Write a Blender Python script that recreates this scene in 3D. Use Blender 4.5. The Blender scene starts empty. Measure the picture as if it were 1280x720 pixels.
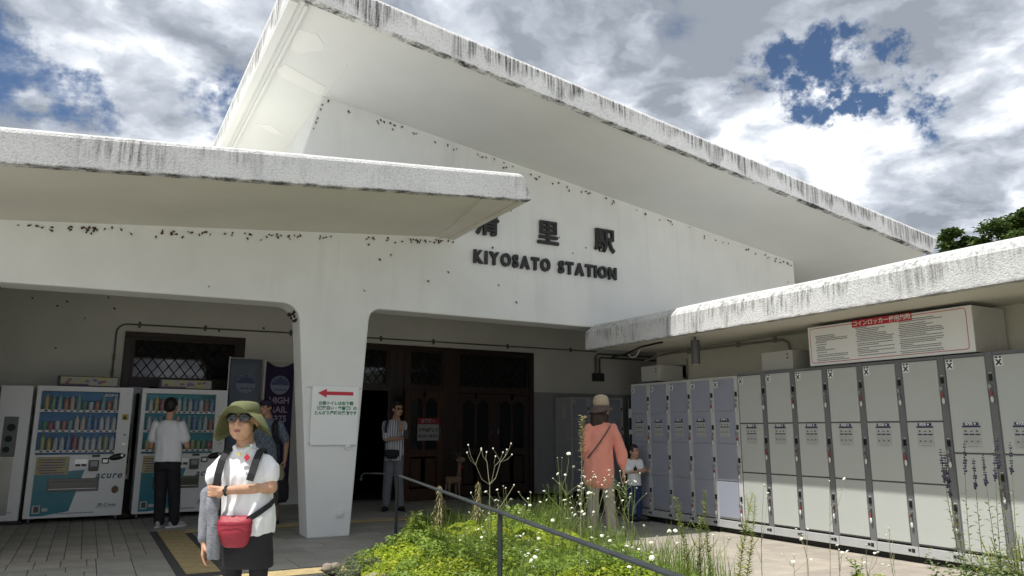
import bpy, bmesh, math, random
from math import sin, cos, pi, radians, sqrt, atan2
from mathutils import Vector, Matrix, noise as mnoise
random.seed(7)
S = bpy.context.scene
COL = S.collection
V = Vector

# ------------------------------------------------------------------ camera
cam_d = bpy.data.cameras.new('camera'); cam = bpy.data.objects.new('camera', cam_d); COL.objects.link(cam)
cam_d.sensor_width = 36; cam_d.lens = 26.18; cam_d.clip_start = 0.05; cam_d.clip_end = 3000
yaw, pitch, roll = 0.51054, 0.190374, 0.0021034
fw = V((sin(yaw)*cos(pitch), cos(yaw)*cos(pitch), sin(pitch)))
rt = V((cos(yaw), -sin(yaw), 0)); up = rt.cross(fw)
r2 = cos(roll)*rt + sin(roll)*up; u2 = -sin(roll)*rt + cos(roll)*up
mw = Matrix(((r2.x, u2.x, -fw.x, 0), (r2.y, u2.y, -fw.y, 0), (r2.z, u2.z, -fw.z, 1.27), (0, 0, 0, 1)))
cam.matrix_world = mw
S.camera = cam

# ------------------------------------------------------------------ world, sun, exposure
SUN = V((-0.42, -0.045, 1.0)).normalized()           # towards the sun
sun_el = math.asin(SUN.z); sun_rot = atan2(SUN.x, SUN.y)
W = bpy.data.worlds.new("World"); S.world = W; W.use_nodes = True
nt = W.node_tree; nt.nodes.clear(); N = nt.nodes.new; L = nt.links.new
def wn(t, **k):
    n = N(t)
    for a, b in k.items(): setattr(n, a, b)
    return n
def wmath(op, a, b=None, clamp=False):
    n = N('ShaderNodeMath'); n.operation = op; n.use_clamp = clamp
    for i, x in enumerate((a, b)):
        if x is None: continue
        if isinstance(x, (int, float)): n.inputs[i].default_value = x
        else: L(x, n.inputs[i])
    return n.outputs[0]
sky = wn('ShaderNodeTexSky'); sky.sky_type = 'NISHITA'; sky.sun_disc = False
sky.sun_elevation = sun_el; sky.sun_rotation = sun_rot; sky.altitude = 1270; sky.air_density = 1.0; sky.dust_density = 0.3; sky.ozone_density = 4.5
bg = N('ShaderNodeBackground'); bg.inputs['Strength'].default_value = 0.052; L(sky.outputs[0], bg.inputs[0])
tc = N('ShaderNodeTexCoord'); sep = N('ShaderNodeSeparateXYZ'); L(tc.outputs['Generated'], sep.inputs[0])
dz = wmath('ADD', wmath('MAXIMUM', sep.outputs[2], 0.0), 0.22)
cx_ = wmath('DIVIDE', sep.outputs[0], dz); cy_ = wmath('DIVIDE', sep.outputs[1], dz)
comb = N('ShaderNodeCombineXYZ'); L(cx_, comb.inputs[0]); L(cy_, comb.inputs[1])
def wnoise(scale, detail, rough, off=(0, 0, 0), dist=0.0):
    mp = N('ShaderNodeMapping'); mp.inputs['Location'].default_value = off; L(comb.outputs[0], mp.inputs[0])
    n = N('ShaderNodeTexNoise'); n.inputs['Scale'].default_value = scale; n.inputs['Detail'].default_value = detail
    n.inputs['Roughness'].default_value = rough; n.inputs['Distortion'].default_value = dist
    L(mp.outputs[0], n.inputs['Vector']); return n.outputs['Fac']
# domain warp, then puffy fractal cells (cumulus) over slow cloud banks
wz = N('ShaderNodeTexNoise'); wz.inputs['Scale'].default_value = 1.5; wz.inputs['Detail'].default_value = 6; wz.inputs['Roughness'].default_value = 0.62; L(comb.outputs[0], wz.inputs['Vector'])
wv_ = N('ShaderNodeVectorMath'); wv_.operation = 'MULTIPLY_ADD'; L(wz.outputs['Color'], wv_.inputs[0]); wv_.inputs[1].default_value = (0.42, 0.42, 0.0); L(comb.outputs[0], wv_.inputs[2])
def puffs(scale, off, detail=6.0, rough=0.52):
    mp = N('ShaderNodeMapping'); mp.inputs['Location'].default_value = off; L(wv_.outputs[0], mp.inputs[0])
    v = N('ShaderNodeTexNoise'); v.inputs['Scale'].default_value = scale; v.inputs['Detail'].default_value = detail; v.inputs['Roughness'].default_value = rough; L(mp.outputs[0], v.inputs['Vector'])
    return v.outputs['Fac']
pA = puffs(2.1, (0.2, 0.7, 0), 8.0); pB = puffs(2.1, (0.2+0.06, 0.7-0.04, 0), 5.0)
relief = wmath('SUBTRACT', pA, pB)
fine = wnoise(3.4, 9, 0.62, (1.1, 4.2, 0), 0.3)
bank = wnoise(0.95, 6, 0.55, (3.1, 1.7, 0.4), 0.2)
def gsum(lst):
    acc = None
    for d, rad, amt in lst:
        vd = N('ShaderNodeVectorMath'); vd.operation = 'DISTANCE'; L(wdir, vd.inputs[0]); vd.inputs[1].default_value = d
        q = wmath('DIVIDE', vd.outputs['Value'], rad); g_ = wmath('MULTIPLY', wmath('POWER', 2.718, wmath('MULTIPLY', wmath('MULTIPLY', q, q), -1.0)), amt)
        acc = g_ if acc is None else wmath('ADD', acc, g_)
    return acc
wn2 = N('ShaderNodeTexNoise'); wn2.inputs['Scale'].default_value = 9.0; wn2.inputs['Detail'].default_value = 6; wn2.inputs['Roughness'].default_value = 0.65; L(tc.outputs['Generated'], wn2.inputs['Vector'])
wd_ = N('ShaderNodeVectorMath'); wd_.operation = 'MULTIPLY_ADD'; L(wn2.outputs['Color'], wd_.inputs[0]); wd_.inputs[1].default_value = (0.24, 0.24, 0.24); L(tc.outputs['Generated'], wd_.inputs[2])
wd2 = N('ShaderNodeVectorMath'); wd2.operation = 'SUBTRACT'; L(wd_.outputs[0], wd2.inputs[0]); wd2.inputs[1].default_value = (0.12, 0.12, 0.12); wdir = wd2.outputs[0]
cov = wmath('ADD', wmath('ADD', wmath('MULTIPLY', pA, 0.75), wmath('MULTIPLY', fine, 0.55)), wmath('MULTIPLY', bank, 0.55))
holes = gsum([((0.700, 0.572, 0.430), 0.046, 0.38), ((0.738, 0.540, 0.402), 0.042, 0.28), ((0.778, 0.500, 0.388), 0.042, 0.42), ((-0.11, 0.922, 0.372), 0.055, 0.26), ((-0.04, 0.93, 0.345), 0.05, 0.25), ((0.10, 0.927, 0.350), 0.06, 0.30), ((0.20, 0.91, 0.365), 0.045, 0.3), ((-0.6, 0.5, 0.6), 0.2, 0.3), ((0.3, -0.7, 0.62), 0.25, 0.3), ((-0.75, -0.3, 0.6), 0.15, 0.3), ((0.75, -0.45, 0.45), 0.12, 0.3)])
cov = wmath('SUBTRACT', cov, holes)
mask = N('ShaderNodeMapRange'); mask.interpolation_type = 'SMOOTHSTEP'; L(cov, mask.inputs[0])
mask.inputs[1].default_value = 0.60; mask.inputs[2].default_value = 0.79
bsum = wmath('ADD', wmath('MULTIPLY', relief, 2.2), wmath('MULTIPLY', fine, 0.55))
bsum = wmath('ADD', bsum, wmath('MULTIPLY', pA, 0.55))
bsum = wmath('SUBTRACT', bsum, wmath('MULTIPLY', bank, 0.95))
# greyer cloud overhead, whiter banks lower down (thinner cloud, sun on it)
bsum = wmath('SUBTRACT', bsum, wmath('MULTIPLY', wmath('SUBTRACT', sep.outputs[2], 0.42), 0.10))
bsum = wmath('ADD', bsum, gsum([((0.70, 0.60, 0.36), 0.10, 0.03), ((0.77, 0.55, 0.33), 0.09, 0.05), ((0.56, 0.70, 0.44), 0.09, 0.10), ((0.05, 0.91, 0.42), 0.10, 0.12), ((0.80, 0.44, 0.42), 0.08, 0.10), ((0.45, 0.70, 0.54), 0.26, -0.15), ((0.75, 0.40, 0.55), 0.14, -0.10), (tuple(SUN), 0.62, 0.42)]))  # last term: brighter cloud around the unseen sun, added to lift the shade
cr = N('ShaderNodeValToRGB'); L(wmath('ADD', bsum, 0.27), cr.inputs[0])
e = cr.color_ramp.elements
e[0].position = 0.20; e[0].color = (0.22, 0.245, 0.285, 1); e[1].position = 1.0; e[1].color = (1.7, 1.68, 1.62, 1)
for p_, c_ in ((0.34, (0.33, 0.36, 0.41, 1)), (0.47, (0.47, 0.50, 0.55, 1)), (0.62, (0.72, 0.74, 0.77, 1)), (0.82, (1.0, 1.0, 1.0, 1))):
    q = e.new(p_); q.color = c_
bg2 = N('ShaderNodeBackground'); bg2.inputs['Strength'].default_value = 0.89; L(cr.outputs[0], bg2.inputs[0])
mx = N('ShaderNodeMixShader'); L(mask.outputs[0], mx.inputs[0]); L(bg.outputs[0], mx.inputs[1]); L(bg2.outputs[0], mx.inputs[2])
out = N('ShaderNodeOutputWorld'); L(mx.outputs[0], out.inputs[0])
sl = bpy.data.lights.new('sun', 'SUN'); sl.energy = 3.3; sl.angle = radians(0.6); sl.color = (1, 0.965, 0.90)
so = bpy.data.objects.new('sun', sl); COL.objects.link(so); so.rotation_euler = (-SUN).to_track_quat('-Z', 'Y').to_euler(); so.location = (-10, 0, 20)
S.view_settings.view_transform = 'Standard'; S.view_settings.look = 'None'; S.view_settings.exposure = 0.82; S.view_settings.gamma = 1
S.cycles.max_bounces = 8; S.cycles.diffuse_bounces = 5; S.cycles.use_denoising = True

# ------------------------------------------------------------------ helpers: materials
MATS = {}
def mat(name, col, rough=0.7, metal=0.0, var=0.0, vscale=6.0, bump=0.0, bscale=40.0, spec=0.5, trans=0.0, emit=None, estr=0.0, bdist=0.01, detail=5, alpha=1.0, sheen=0.0, col2=None, vstretch=(1, 1, 1)):
    if name in MATS: return MATS[name]
    m = bpy.data.materials.new(name); m.use_nodes = True; t = m.node_tree; b = t.nodes['Principled BSDF']
    b.inputs['Base Color'].default_value = (*col, 1); b.inputs['Roughness'].default_value = rough; b.inputs['Metallic'].default_value = metal
    b.inputs['Specular IOR Level'].default_value = spec; b.inputs['Transmission Weight'].default_value = trans; b.inputs['Alpha'].default_value = alpha
    b.inputs['Sheen Weight'].default_value = sheen
    if emit: b.inputs['Emission Color'].default_value = (*emit, 1); b.inputs['Emission Strength'].default_value = estr
    tcn = t.nodes.new('ShaderNodeTexCoord')
    if var > 0 or col2:
        mp = t.nodes.new('ShaderNodeMapping'); mp.inputs['Scale'].default_value = vstretch; t.links.new(tcn.outputs['Object'], mp.inputs[0])
        n = t.nodes.new('ShaderNodeTexNoise'); n.inputs['Scale'].default_value = vscale; n.inputs['Detail'].default_value = detail; n.inputs['Roughness'].default_value = 0.6
        t.links.new(mp.outputs[0], n.inputs['Vector'])
        r = t.nodes.new('ShaderNodeValToRGB'); t.links.new(n.outputs['Fac'], r.inputs[0])
        c2 = col2 or tuple(min(1, c*(1+var)) for c in col); c1 = col if col2 else tuple(c*(1-var) for c in col)
        r.color_ramp.elements[0].position = 0.34; r.color_ramp.elements[0].color = (*c1, 1); r.color_ramp.elements[1].position = 0.66; r.color_ramp.elements[1].color = (*c2, 1)
        t.links.new(r.outputs[0], b.inputs['Base Color'])
    if bump > 0:
        n2 = t.nodes.new('ShaderNodeTexNoise'); n2.inputs['Scale'].default_value = bscale; n2.inputs['Detail'].default_value = 4; t.links.new(tcn.outputs['Object'], n2.inputs['Vector'])
        bp = t.nodes.new('ShaderNodeBump'); bp.inputs['Strength'].default_value = bump; bp.inputs['Distance'].default_value = bdist
        t.links.new(n2.outputs['Fac'], bp.inputs['Height']); t.links.new(bp.outputs[0], b.inputs['Normal'])
    MATS[name] = m; return m

def stucco(name, col, bump, bscale, stain=0.0, slope=0.0, z0=0.0, h=0.35, dirt=0.08, axis='X', edge=0.0, bdist=0.012, cover=0.0, sw=16, drip=0.0):
    """white painted render; vertical weather streaks run down from the top edge z = z0 + slope*x (+h)."""
    m = bpy.data.materials.new(name); m.use_nodes = True; t = m.node_tree; b = t.nodes['Principled BSDF']; nn = t.nodes.new; lk = t.links.new
    b.inputs['Roughness'].default_value = 0.82; b.inputs['Specular IOR Level'].default_value = 0.25
    tcn = nn('ShaderNodeTexCoord'); pos = tcn.outputs['Object']
    def nz(scale, detail, rough, st=(1, 1, 1), off=(0, 0, 0)):
        mp = nn('ShaderNodeMapping'); mp.inputs['Scale'].default_value = st; mp.inputs['Location'].default_value = off; lk(pos, mp.inputs[0])
        n = nn('ShaderNodeTexNoise'); n.inputs['Scale'].default_value = scale; n.inputs['Detail'].default_value = detail; n.inputs['Roughness'].default_value = rough
        lk(mp.outputs[0], n.inputs['Vector']); return n.outputs['Fac']
    def mth(op, a, c, clamp=False):
        n = nn('ShaderNodeMath'); n.operation = op; n.use_clamp = clamp
        for i, x in enumerate((a, c)):
            if isinstance(x, (int, float)): n.inputs[i].default_value = x
            else: lk(x, n.inputs[i])
        return n.outputs[0]
    def mr(x, a, c, d=0.0, e_=1.0):
        n = nn('ShaderNodeMapRange'); lk(x, n.inputs[0]); n.inputs[1].default_value = a; n.inputs[2].default_value = c; n.inputs[3].default_value = d; n.inputs[4].default_value = e_; return n.outputs[0]
    big = mr(nz(0.9, 5, 0.6), 0.35, 0.7)
    fac = mth('MULTIPLY', big, dirt)
    if drip: fac = mth('ADD', fac, mth('MULTIPLY', mth('MULTIPLY', mr(nz(1.0, 5, 0.65, (7, 7, 0.5), (3, 3, 1)), 0.5, 0.75), mr(nz(0.7, 3, 0.5, (1, 1, 1), (8, 1, 2)), 0.4, 0.65)), drip))
    sp = nn('ShaderNodeSeparateXYZ'); lk(pos, sp.inputs[0])
    if stain > 0:
        zrel = mth('DIVIDE', mth('SUBTRACT', mth('SUBTRACT', sp.outputs[2], mth('MULTIPLY', sp.outputs[0], slope)), z0), h)   # 0 bottom, 1 top
        st = (sw, sw, 1.1)
        streak = mr(nz(1.0, 6, 0.7, st), 0.47-cover*0.3, 0.66-cover*0.3)
        patch = mr(nz(0.55, 3, 0.6, (1, 1, 0.4), (4, 2, 1)), 0.42-cover, 0.60-cover)
        top = mr(zrel, 0.15, 0.95); topcut = mr(zrel, 1.0, 1.06, 1.0, 0.25)
        length = mth('ADD', mr(nz(3.0, 2, 0.5, (1, 1, 0.02), (9, 1, 0)), 0.3, 0.7), 0.1)
        fade = mr(mth('SUBTRACT', mth('MULTIPLY', length, 1.25), mth('SUBTRACT', 1.0, zrel)), 0.0, 0.35)
        s = mth('MULTIPLY', mth('MULTIPLY', mth('MULTIPLY', streak, patch), fade), topcut)
        s = mth('MULTIPLY', s, stain, True)
        fac = mth('ADD', fac, s)
        fac = mth('ADD', fac, mth('MULTIPLY', mr(nz(46, 3, 0.6), 0.50, 0.66), 0.20))  # shade of the render's pits put into the colour as fine dark specks
        fac = mth('ADD', fac, mth('MULTIPLY', mr(nz(2.2, 5, 0.7), 0.45, 0.7), 0.10))
        speck = mr(nz(28, 4, 0.7), 0.66, 0.72)
        fac = mth('ADD', fac, mth('MULTIPLY', mth('MULTIPLY', speck, mr(nz(1.7, 3, 0.6), 0.45, 0.6)), stain*0.55), True)
        if edge > 0:
            ed = mth('MULTIPLY', mr(zrel, 0.01, 0.065, 1.0, 0.0), mr(nz(4, 7, 0.75), 0.42, 0.58))
            fac = mth('ADD', fac, mth('MULTIPLY', ed, edge), True)
    mixc = nn('ShaderNodeMix'); mixc.data_type = 'RGBA'; lk(fac, mixc.inputs[0]); mixc.inputs[6].default_value = (*col, 1); mixc.inputs[7].default_value = (0.045, 0.043, 0.04, 1)
    lk(mixc.outputs[2], b.inputs['Base Color'])
    v = nn('ShaderNodeTexNoise'); v.inputs['Scale'].default_value = bscale; v.inputs['Detail'].default_value = 6; v.inputs['Roughness'].default_value = 0.6; lk(pos, v.inputs['Vector'])
    bp = nn('ShaderNodeBump'); bp.inputs['Strength'].default_value = bump; bp.inputs['Distance'].default_value = bdist; lk(v.outputs['Fac'], bp.inputs['Height']); lk(bp.outputs[0], b.inputs['Normal'])
    MATS[name] = m; return m

# ------------------------------------------------------------------ helpers: geometry
class MB:
    def __init__(s): s.v = []; s.f = []; s.mi = []; s.cur = 0
    def m(s, i): s.cur = i; return s
    def add(s, vs, fs):
        o = len(s.v); s.v += [tuple(x) for x in vs]; s.f += [[i+o for i in f] for f in fs]; s.mi += [s.cur]*len(fs); return s
    def box(s, x0, x1, y0, y1, z0, z1):
        vs = [(x, y, z) for z in (z0, z1) for x, y in ((x0, y0), (x1, y0), (x1, y1), (x0, y1))]
        return s.add(vs, [(3, 2, 1, 0), (4, 5, 6, 7), (0, 1, 5, 4), (1, 2, 6, 5), (2, 3, 7, 6), (3, 0, 4, 7)])
    def prism(s, poly, axis, a, b):
        """poly in the two other axes (x,z for Y; y,z for X; x,y for Z), extruded a..b"""
        def p(u, w, t):
            return (u, t, w) if axis == 'Y' else ((t, u, w) if axis == 'X' else (u, w, t))
        n = len(poly); vs = [p(u, w, a) for u, w in poly]+[p(u, w, b) for u, w in poly]
        fs = [list(range(n)), list(range(2*n-1, n-1, -1))]+[(i, i+n, (i+1) % n+n, (i+1) % n) for i in range(n)]
        return s.add(vs, fs)
    def tube(s, pts, r, n=8, caps=True, r1=None):
        pts = [V(p) for p in pts]; k = len(pts); vs = []; fs = []; ref = None
        for i, p in enumerate(pts):
            d = (pts[min(i+1, k-1)]-pts[max(i-1, 0)])
            if d.length < 1e-9: d = V((0, 0, 1))
            d.normalize()
            if ref is None: ref = V((0, 0, 1)) if abs(d.z) < 0.9 else V((1, 0, 0))
            a = d.cross(ref).normalized(); b = a.cross(d).normalized(); ref = b
            rr = r if r1 is None else r+(r1-r)*i/max(1, k-1)
            if isinstance(r, (list, tuple)): rr = r[i]
            for j in range(n):
                t = 2*pi*j/n; vs.append(p+a*cos(t)*rr+b*sin(t)*rr)
        for i in range(k-1):
            for j in range(n): fs.append((i*n+j, i*n+(j+1) % n, (i+1)*n+(j+1) % n, (i+1)*n+j))
        if caps: fs.append(list(range(n-1, -1, -1))); fs.append([(k-1)*n+j for j in range(n)])
        return s.add(vs, fs)
    def disc(s, c, r, axis, t, n=16):
        c = V(c); a, b = {'Y': (V((1, 0, 0)), V((0, 0, 1))), 'X': (V((0, 1, 0)), V((0, 0, 1))), 'Z': (V((1, 0, 0)), V((0, 1, 0)))}[axis]
        d = {'Y': V((0, 1, 0)), 'X': V((1, 0, 0)), 'Z': V((0, 0, 1))}[axis]
        return s.tube([c, c+d*t], r, n)
    def sph(s, c, r, nu=10, nv=7, sc=(1, 1, 1), rot=None):
        vs = []; fs = []
        for i in range(nv+1):
            ph = pi*i/nv
            for j in range(nu):
                th = 2*pi*j/nu; p = V((sin(ph)*cos(th)*sc[0], sin(ph)*sin(th)*sc[1], cos(ph)*sc[2]))*r
                if rot: p = rot @ p
                vs.append(V(c)+p)
        for i in range(nv):
            for j in range(nu): fs.append((i*nu+j, (i+1)*nu+j, (i+1)*nu+(j+1) % nu, i*nu+(j+1) % nu))
        return s.add(vs, fs)
    def loft(s, rings, n=20, cap=True):
        """rings: (centre, rx, ry[, tilt matrix])"""
        vs = []; fs = []; k = len(rings)
        for rg in rings:
            c, rx, ry = V(rg[0]), rg[1], rg[2]; M_ = rg[3] if len(rg) > 3 else None
            for j in range(n):
                t = 2*pi*j/n; p = V((cos(t)*rx, sin(t)*ry, 0))
                if M_: p = M_ @ p
                vs.append(c+p)
        for i in range(k-1):
            for j in range(n): fs.append((i*n+j, i*n+(j+1) % n, (i+1)*n+(j+1) % n, (i+1)*n+j))
        if cap: fs.append(list(range(n-1, -1, -1))); fs.append([(k-1)*n+j for j in range(n)])
        return s.add(vs, fs)
    def cone(s, p0, p1, r0, r1, n=12):
        p0, p1 = V(p0), V(p1); s.tube([p0, p1], [r0, r1], n); s.sph(p0, r0, n, 8); s.sph(p1, r1, n, 8); return s
    def mesh(s, name, mats, smooth=False):
        me = bpy.data.meshes.new(name); me.from_pydata([tuple(v) for v in s.v], [], s.f)
        for m_ in (mats if isinstance(mats, (list, tuple)) else [mats]): me.materials.append(m_)
        me.polygons.foreach_set('material_index', s.mi)
        if smooth: me.polygons.foreach_set('use_smooth', [True]*len(me.polygons))
        me.update(); return me
    def build(s, name, mats, parent=None, smooth=False, bevel=0.0, seg=2, fix=False, autosmooth=False):
        me = s.mesh(name, mats, smooth)
        if fix or bevel:
            bm = bmesh.new(); bm.from_mesh(me); bmesh.ops.recalc_face_normals(bm, faces=bm.faces); bm.to_mesh(me); bm.free()
        return link(name, me, parent, bevel, seg)
def link(name, me, parent=None, bevel=0.0, seg=2):
    o = bpy.data.objects.new(name, me); COL.objects.link(o)
    if parent: o.parent = parent
    if bevel:
        b = o.modifiers.new('bevel', 'BEVEL'); b.width = bevel; b.segments = seg; b.limit_method = 'ANGLE'; b.angle_limit = radians(40)
    return o
def tag(o, label=None, cat=None, group=None, kind=None):
    if label: o['label'] = label
    if cat: o['category'] = cat
    if group: o['group'] = group
    if kind: o['kind'] = kind
    return o
def thing(name, label, cat, loc=(0, 0, 0), rz=0, group=None):
    o = bpy.data.objects.new(name, None); o.empty_display_size = 0.1; COL.objects.link(o); o.location = loc; o.rotation_euler = (0, 0, rz)
    return tag(o, label, cat, group)
def copy_tree(o, parent=None):
    c = o.copy(); COL.objects.link(c)
    if parent: c.parent = parent
    for ch in list(o.children): copy_tree(ch, c)
    return c
def text_mesh(txt, size, ext=0.0, off=0.0, align='CENTER', shear=0.0, m=None, sx=1.0, res=3, spacing=1.0, line=1.0):
    cu = bpy.data.curves.new('t', 'FONT'); cu.body = txt; cu.size = size; cu.extrude = ext; cu.offset = off; cu.align_x = align; cu.shear = shear; cu.resolution_u = res
    cu.space_character = spacing; cu.space_line = line
    o = bpy.data.objects.new('t', cu); COL.objects.link(o); dg = bpy.context.evaluated_depsgraph_get(); dg.update()
    me = bpy.data.meshes.new_from_object(o.evaluated_get(dg)); bpy.data.objects.remove(o); bpy.data.curves.remove(cu)
    if sx != 1.0: me.transform(Matrix.Diagonal((sx, 1, 1, 1)))
    me.materials.clear()
    if m: me.materials.append(m)
    return me
ROTY = Matrix.Rotation(pi/2, 4, 'X')                              # text standing, read by someone looking along +Y
ROTX = Matrix.Rotation(-pi/2, 4, 'Z') @ ROTY                      # read by someone looking along +X
def text(name, txt, size, loc, parent, m, rot=ROTY, **k):
    me = text_mesh(txt, size, m=m, **k); me.transform(rot); me.transform(Matrix.Translation(loc))
    me.name = name; return link(name, me, parent)

def remesh(mb, vox, smooth_it=3, wr=0.0, wscale=(9, 9, 4), seed=0.0, fac=0.5, cut=None):
    """one continuous surface out of overlapping closed shapes; wr = fold depth"""
    me = mb.mesh('tmp', []) if False else mb.mesh('tmp', [])
    bm = bmesh.new(); bm.from_mesh(me); bmesh.ops.recalc_face_normals(bm, faces=bm.faces); bm.to_mesh(me); bm.free()
    o = bpy.data.objects.new('tmp', me); COL.objects.link(o)
    r = o.modifiers.new('r', 'REMESH'); r.mode = 'VOXEL'; r.voxel_size = vox
    if smooth_it: s_ = o.modifiers.new('s', 'SMOOTH'); s_.iterations = smooth_it; s_.factor = fac
    dg = bpy.context.evaluated_depsgraph_get(); dg.update()
    res = bpy.data.meshes.new_from_object(o.evaluated_get(dg)); bpy.data.objects.remove(o)
    if wr:
        nrm = [v.normal.copy() for v in res.vertices]
        for v, n_ in zip(res.vertices, nrm):
            p = V((v.co.x*wscale[0]+seed, v.co.y*wscale[1], v.co.z*wscale[2]))
            a = mnoise.noise(p); b = mnoise.noise(p*2.3+V((5, 1, 2)))
            a = 1-abs(a)*2.2
            v.co += n_*(wr*(a*0.7+b*0.5))
    res.polygons.foreach_set('use_smooth', [True]*len(res.polygons)); res.update()
    return res
def skin(name, mb, m, parent, vox=0.008, **k):
    me = remesh(mb, vox, **k); me.name = name; me.materials.clear(); me.materials.append(m); return link(name, me, parent)
# ------------------------------------------------------------------ setting: station building
WHITE = (0.74, 0.745, 0.72)
m_fasc = stucco('render_fascia', (0.74, 0.745, 0.74), 1.0, 55, stain=0.8, slope=0.094, z0=3.936-0.094*4.288, h=0.30, edge=0.8, bdist=0.024)
m_roof = stucco('render_roof_edge', (0.74, 0.745, 0.74), 1.0, 42, stain=0.85, slope=-0.1385, z0=5.393+0.1385*4.055, h=0.30, edge=0.9, bdist=0.010, cover=0.14, sw=38)
m_canr = stucco('render_locker_canopy', (0.62, 0.625, 0.62), 0.8, 60, stain=0.6, slope=0.0, z0=2.49, h=0.34, edge=0.6, bdist=0.012, cover=0.14, sw=22)
m_wall = stucco('render_wall', (0.775, 0.79, 0.775), 0.45, 60, drip=0.09, dirt=0.10, bdist=0.004)
m_soff = stucco('render_soffit', (0.70, 0.71, 0.695), 0.2, 40, dirt=0.07, bdist=0.003)
m_soffy = stucco('render_soffit_cream', (0.66, 0.645, 0.575), 0.3, 40, dirt=0.10, bdist=0.003)
m_in = stucco('render_inner_wall', (0.78, 0.77, 0.71), 0.3, 45, dirt=0.12, bdist=0.004)
m_wood = mat('dark_wood', (0.028, 0.014, 0.009), 0.45, var=0.35, vscale=5, vstretch=(6, 6, 0.6))
m_woodr = mat('red_brown_wood', (0.050, 0.022, 0.012), 0.4, var=0.35, vscale=5, vstretch=(6, 6, 0.5))
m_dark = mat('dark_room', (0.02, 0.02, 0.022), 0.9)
m_glass = mat('dark_glass', (0.012, 0.014, 0.015), 0.03, spec=0.8)
m_pipe = mat('painted_pipe', (0.12, 0.12, 0.10), 0.5)
m_black = mat('black_metal', (0.02, 0.02, 0.022), 0.35, metal=0.3)
m_white = mat('white_enamel', (0.72, 0.73, 0.73), 0.3)

def section_slab(name, sec, xa, xb, zfun, m, parent, endx=None, seg_x=1, mats_soff=None, soff_edges=()):
    """a slab with a YZ section swept along X under the line zfun(x); endx = inward offsets of the right end per point"""
    mb = MB(); n = len(sec); vs = []; xs = [xa+(xb-xa)*i/seg_x for i in range(seg_x+1)]
    for i, x in enumerate(xs):
        for j, (y, z) in enumerate(sec):
            xx = x-(endx[j] if (endx and i == seg_x) else 0)
            vs.append((xx, y, z+zfun(xx)))
    fs = []
    for i in range(seg_x):
        for j in range(n): fs.append((i*n+j, i*n+(j+1) % n, (i+1)*n+(j+1) % n, (i+1)*n+j))
    fs.append(list(range(n-1, -1, -1))); fs.append([seg_x*n+j for j in range(n)])
    mb.add(vs, fs)
    for k in range(len(fs)-2):
        if (k % n) in soff_edges: mb.mi[k] = 1
    return mb.build(name, [m, mats_soff] if mats_soff else m, parent, fix=True)

st = thing('station_building', 'white rendered railway station with sweeping sloped roofs and a two bay arcade behind the planting', 'building')
# main facade wall: one polygon, the two bays are notches
def arc(cx, cz, r, a0, a1, n=7): return [(cx+r*cos(radians(a0+(a1-a0)*i/n)), cz+r*sin(radians(a0+(a1-a0)*i/n))) for i in range(n+1)]
rl = lambda x: 5.393-0.1385*(x-4.055)
cl = lambda x: 3.936+0.094*(x-4.288)
poly = [(-9, 0), (-1.42, 0), (-1.16, 2.55)]+arc(-0.93, 2.585, 0.22, 180, 92)+[(1.93, 2.835)]+arc(1.965, 2.61, 0.225, 88, 3)+[(2.424, 0), (2.943, 0), (3.083, 2.70)]+arc(3.24, 2.70, 0.155, 175, 92, 5)+[(8.23, 2.845), (8.25, 0), (11.3, 0), (11.3, rl(11.3)+0.1), (2.33, rl(2.33)+0.1), (1.84, cl(1.84)+0.1), (-9, 3.805)]
mb = MB(); mb.prism(poly, 'Y', 9.335, 9.735); mb.build('facade_wall', m_wall, st, bevel=0.018, seg=2)
MB().prism([(2.335, rl(2.33)+0.05), (2.66, rl(2.6)+0.05), (2.16, 3.85), (1.835, 3.85)], 'Y', 9.74, 16).build('gable_side_wall', m_wall, st, fix=True)
MB().prism([(11.0, 2.7), (11.29, 2.7), (11.29, rl(11.29)+0.05), (11.0, rl(11.0)+0.05)], 'Y', 9.74, 12.2).build('gable_end_wall', m_wall, st, fix=True)
MB().box(11.0, 15, 12.21, 12.4, 0, rl(13)+0.6).build('recess_dark_panel', m_wood, st)  # dark panel put in for the darkness of the recess past the wall
# big sloping roof
sec = [(7.25, 0), (7.25, 0.29), (7.265, 0.325), (7.30, 0.352), (7.36, 0.365), (16.5, 0.365), (16.5, 0.03), (7.38, 0.03), (7.38, 0.045), (7.345, 0.045), (7.345, 0)]
mr_ = section_slab('main_roof', sec, 1.43, 12.25, rl, m_roof, st, endx=[0.0, -0.18, -0.2, -0.15, -0.08, -6.5, -6.5, 0, 0, 0, 0], seg_x=24, mats_soff=m_soff, soff_edges=(6, 7, 8, 9))
for nm, xa, xb in (('roof_edge_strip', 1.434, 1.53), ('roof_edge_strip', 1.60, 1.635)):
    q = MB(); q.add([(x, y, rl(x)+z) for y in (7.39, 16.4) for x, z in ((xa, -0.012), (xb, -0.012), (xb, 0.04), (xa, 0.04))], [(0, 1, 2, 3), (7, 6, 5, 4), (0, 4, 5, 1), (1, 5, 6, 2), (2, 6, 7, 3), (3, 7, 4, 0)])
    q.build(nm, m_soff, st, fix=True)
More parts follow.
